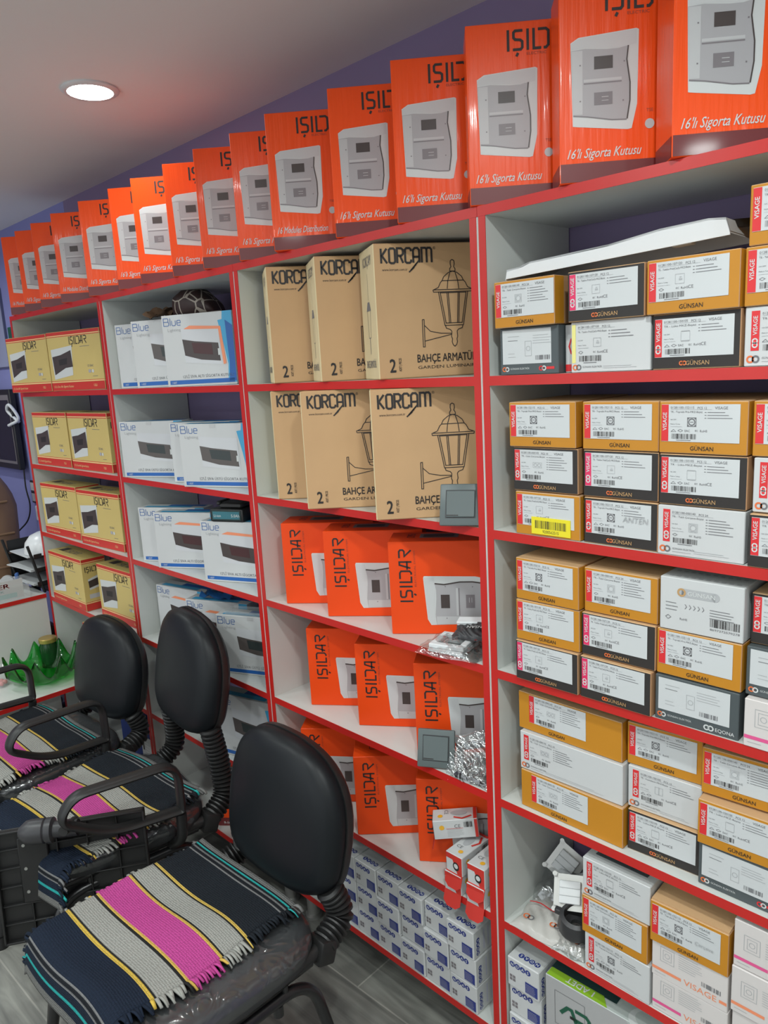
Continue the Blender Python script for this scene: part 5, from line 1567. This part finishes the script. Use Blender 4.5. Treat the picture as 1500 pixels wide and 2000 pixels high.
# small red and white bulb boxes, fifth shelf
def bulb_box():
    c = Carton(.048, .105, .048, M_CARTONW)
    c.rect('F', .001, .034, .047, .047, M_BOXRED, 1); c.poly('F', [(.02, .034), (.047, .034), (.047, .001), (.034, .001)], M_BOXRED, 1); c.disc('F', .030, .020, .009, M_INK, 2, sy=1.2); c.disc('F', .030, .021, .006, M_PWHITE, 3)
    for f in ('T', 'R', 'L'):
        c.rect(f, .001, .096, .047, .104, M_BOXRED, 1) if f == 'T' else c.rect(f, .097, .001, .104, .047, M_BOXRED, 1)
        if f == 'T':
            c.text(f, 'CE', .008, .028, .010, M_GREYINK, 2); c.disc(f, .030, .018, .006, mat('amber_print', (.80, .42, .03), .4), 2)
            c.disc(f, .020, .062, .010, M_PALEINK, 2, sy=2.0); c.line(f, [(.036, .05), (.044, .07), (.034, .092)], .005, M_BOXRED, 2)
        else:
            c.disc(f, .020, .030, .006, mat('amber_print', (.80, .42, .03), .4), 2); c.text(f, 'CE', .05, .028, .009, M_GREYINK, 2)
            c.lines(f, .032, .024, .045, 6, .0035, M_PALEINK, 2, th=.0008); c.bars(f, .072, .028, .02, .014, M_INK, 2, n=14); c.rect(f, .03, .026, .07, .0268, M_LRED, 2)
    o = c.build('bulb_box')
    b = MB(); b.prism([(0, 0), (.048, 0), (.048, .026), (.036, .036), (.012, .036), (0, .026)], -.0012, 0, M_BOXRED); b.box((.016, -.0016, .016), (.032, -.0011, .022), M_PWHITE); b.box((.021, -.0016, .012), (.027, -.0011, .026), M_PWHITE)
    h = part('hang_tab', b, o); h.location = (0, -.0006, .0015); h.rotation_euler = (R(164), 0, 0)
    return o
b1 = bulb_box(); place(b1, (-1.056, -.004, ZT[5] + E_), 2); tag(b1, 'small red and white bulb box standing on the shelf, left one', 'box', 'small bulb boxes')
b2 = copy_thing(b1); place(b2, (-.990, -.005, ZT[5] + E_), 3); tag(b2, 'small red and white bulb box against the shelving panel', 'box', 'small bulb boxes')
b3 = copy_thing(b1); place(b3, (-1.053, .000, ZT[5] + .0495), 0); tag(b3, 'small red and white bulb box stacked on the left one', 'box', 'small bulb boxes')
b4 = copy_thing(b1); b4.location = (-1.125, .046, ZT[5] + .101); b4.rotation_euler = (R(5), R(0), R(-50)); tag(b4, 'small red and white bulb box lying tilted against an orange carton', 'box', 'small bulb boxes')
b5 = copy_thing(b1); place(b5, (-.989, -.001, ZT[5] + .0495), 2); tag(b5, 'small red and white bulb box stacked beside the shelving panel', 'box', 'small bulb boxes')

# ------------------------------------------------------------------ fourth unit, odds and ends
# long white plastic cover on top of the cartons
cv = empty('plastic_cover', (-.862, .02, 1.7672)); cv.rotation_euler = (R(0), R(-3.2), R(5)); tag(cv, 'long white plastic cover lying across three cartons in the top compartment', 'cover')
b = MB()
prof = [(0, .004), (.004, .020), (.03, .021), (.05, .026), (.20, .027), (.25, .031), (.285, .034), (.36, .034), (.385, .030), (.39, .010)]
b.prism([(x, z) for x, z in prof] + [(.39, .004)], 0, .004, M_WPL, 'y'); b.prism([(x, z) for x, z in prof] + [(.39, .004)], .136, .14, M_WPL, 'y')
for i in range(len(prof) - 1):
    (xa, za), (xb, zb) = prof[i], prof[i + 1]
    b.add([(xa, .0, za), (xb, .0, zb), (xb, .14, zb), (xa, .14, za), (xa, .0, za - .003), (xb, .0, zb - .003), (xb, .14, zb - .003), (xa, .14, za - .003)],
          [[0, 1, 2, 3], [7, 6, 5, 4], [0, 4, 5, 1], [3, 2, 6, 7]], M_WPL)
part('shell', b, cv, 30)
b = MB(); b.box((.30, .01, .004), (.33, .03, .030), M_WPL); part('clip', b, cv)
b = MB(); b.lathe([(.085, 0), (.1, 0), (.1, .012), (.085, .012), (.085, 0)], M_BLACKPL, 40); o = b.build('black_ring', sm=40); place(o, (-.56, .165, 1.8135), 0, 4); tag(o, 'black ring lying behind the white plastic cover', 'ring')

# roll of tape
b = MB(); b.lathe([(.018, 0), (.032, 0), (.032, .06), (.018, .06), (.018, 0)], M_WPL, 32)
o = b.build('tape_roll', sm=40); o.location = (-.862, .115, ZT[3] + .033); o.rotation_euler = (R(90), 0, R(20)); tag(o, 'white tape roll squeezed between shelving panel and cartons', 'tape roll')

# zip bags and switch modules in the fifth compartment
b = film_bag(.175, .12, .030, 31, mat('milky_film', (.66, .64, .60), .25, alpha=.72))
b.line_ = None
rows = [(-.06, -.035), (.0, -.03), (.06, -.04)]
for (x, y) in rows:
    for k, mm in ((0, M_ORINK), (1, M_GREYINK)):
        n = 18; r0, r1 = .0045, .0075
        for q in range(n):
            a, c_ = 2 * math.pi * q / n, 2 * math.pi * (q + 1) / n
            zz = .026 + (0 if abs(x) < .05 else -.004)
            ox = x + k * .010
            b.add([(ox + r0 * math.cos(a), y + r0 * math.sin(a), zz), (ox + r1 * math.cos(a), y + r1 * math.sin(a), zz), (ox + r1 * math.cos(c_), y + r1 * math.sin(c_), zz), (ox + r0 * math.cos(c_), y + r0 * math.sin(c_), zz)], [[0, 1, 2, 3]], mm)
for s in range(12):
    x0_, x1_ = -.075 + s * .0125, -.0625 + s * .0125
    f = lambda x: .0245 + .006 * (1 - (x / .08) ** 2)
    b.add([(x0_, .004 + .004 * math.sin(s), f(x0_)), (x1_, .004 + .004 * math.sin(s + 1), f(x1_)), (x1_, .007 + .004 * math.sin(s + 1), f(x1_)), (x0_, .007 + .004 * math.sin(s), f(x0_))], [[0, 1, 2, 3]], M_LRED)
o = b.build('zip_bag', sm=60); place(o, (-.790, .064, ZT[5] + .0008), 5); tag(o, 'milky zip bag with orange ring print at the shelf edge', 'bag')

def switch_module(loc, rot, lab):
    t = empty('switch_module', loc); t.rotation_euler = [R(a) for a in rot]; tag(t, lab, 'switch module', 'loose switch modules')
    b = MB(); b.box((-.022, -.022, -.024), (.022, .022, 0), M_ANTH2, .002); part('mechanism', b, t)
    b = MB()
    for s in (-1, 1):
        b.box((-.036, s * .031 - .004, 0), (.036, s * .031 + .004, .0018), M_CHROME); b.box((s * .031 - .004, -.036, 0), (s * .031 + .004, .036, .0018), M_CHROME)
        for q in (-1, 1): b.cyl((s * .034, q * .034, .001), .005, .002, M_CHROME, 12)
    b.box((-.028, -.028, -.001), (.028, .028, .0015), M_CHROME); part('mounting_plate', b, t)
    for k in range(3):
        b = MB(); b.box((-.0225, -.0225 + k * .015, .0016), (.0225, -.0079 + k * .015, .009), M_WPL, .0012); part('rocker', b, t)
    return t
switch_module((-.770, .075, .512), (48, -6, 22), 'white three rocker switch module propped on the heap above the zip bag')
switch_module((-.838, .165, .500), (60, 30, 10), 'loose switch module lying on its side behind the heap')
switch_module((-.790, .150, .478), (10, 0, 60), 'loose switch module under the heap')
b = film_bag(.13, .10, .05, 33, M_BAG)
o = b.build('clear_bag', sm=60); place(o, (-.812, .130, ZT[5] + .034), 14); tag(o, 'clear crinkled bag in the heap above the zip bag', 'bag')
b = MB(); b.lathe([(.012, 0), (.036, 0), (.038, .006), (.034, .034), (.026, .038), (.026, .012), (.012, .010), (.012, 0)], M_ANTH2, 24); b.box((-.046, -.006, .02), (-.03, .006, .034), M_ANTH2, .002); b.box((.03, -.006, .02), (.046, .006, .034), M_ANTH2, .002)
o = b.build('flush_box', sm=40); o.location = (-.742, .05, ZT[5] + .034); o.rotation_euler = (R(10), R(6), R(12)); tag(o, 'dark grey flush mounting box in the zip bags beside the white cartons', 'mounting box')
b = film_bag(.072, .085, .03, 36, M_BAG); o = b.build('clear_bag', sm=60); place(o, (-.738, .046, ZT[5] + .0008), 5); tag(o, 'clear crinkled bag round the dark mounting box', 'bag')
b = MB(); b.box((-.035, -.012, 0), (.035, .012, .045), M_WPL, .003); o = b.build('white_module', sm=40); o.location = (-.734, .105, ZT[5] + .062); o.rotation_euler = (R(-25), R(10), R(12)); tag(o, 'plain white module above the dark mounting box', 'module')
# green and clear bag above
b = film_bag(.13, .07, .035, 35, M_BAG)
for i in range(8):
    pass
o = b.build('clear_bag', sm=60); o.location = (-.755, .19, .60); o.rotation_euler = (R(12), R(14), R(10)); tag(o, 'clear bag end with green header high behind the switch modules', 'bag')
b = MB(); b.box((.01, -.035, .004), (.075, .035, .03), M_GREEN, .004); part('green_header', b, o)

# large grey and green carton at the bottom
c = Carton(.36, .20, .222, M_SILV, mats={'T': M_PALEG, 'L': M_PWHITE})
c.poly('F', [(.18, .221), (.215, .19), (.29, .0), (.359, .0), (.359, .221)], M_PALEG, 1)
c.rect('T', .001, .022, .15, .199, M_DGREEN, 1); c.poly('T', [(.002, .001), (.140, .001), (.122, .024), (.002, .024)], M_LIME, 2)
c.text('T', '1 ADET', .105, .0195, .014, M_PWHITE, 3, rot=180, width=.062, bold=.02)
c.ring('F', .022, .115, .092, .196, .0009, M_GREYINK, 2)
for pts in ([(.036, .148), (.052, .168), (.062, .168), (.072, .142)], [(.070, .150), (.095, .150), (.102, .157), (.102, .165), (.095, .172), (.070, .172)]): c.line('F', pts, .008, mat('dark_green_ink', (.01, .09, .05), .4), 3)
c.line('F', [(.058, .15), (.075, .15)], .007, M_INK, 3)
c.disc('T', .235, .02, .056, M_PWHITE, 2, 40, sy=.7); c.disc('T', .235, .025, .045, M_PALEG, 3, 40, sy=.6)
c.annulus('F', .20, .06, .06, .085, M_PWHITE, 2, 40) if False else None
c.logo('F', .20, .10, .02, mat('dark_green_ink', (.01, .09, .05), .4), n=2) if False else None
o = c.build('lamp_carton'); place(o, (-.792, .010, ZT[6] + E_), 2); tag(o, 'large silver grey carton with lime green corner on the bottom shelf', 'box')
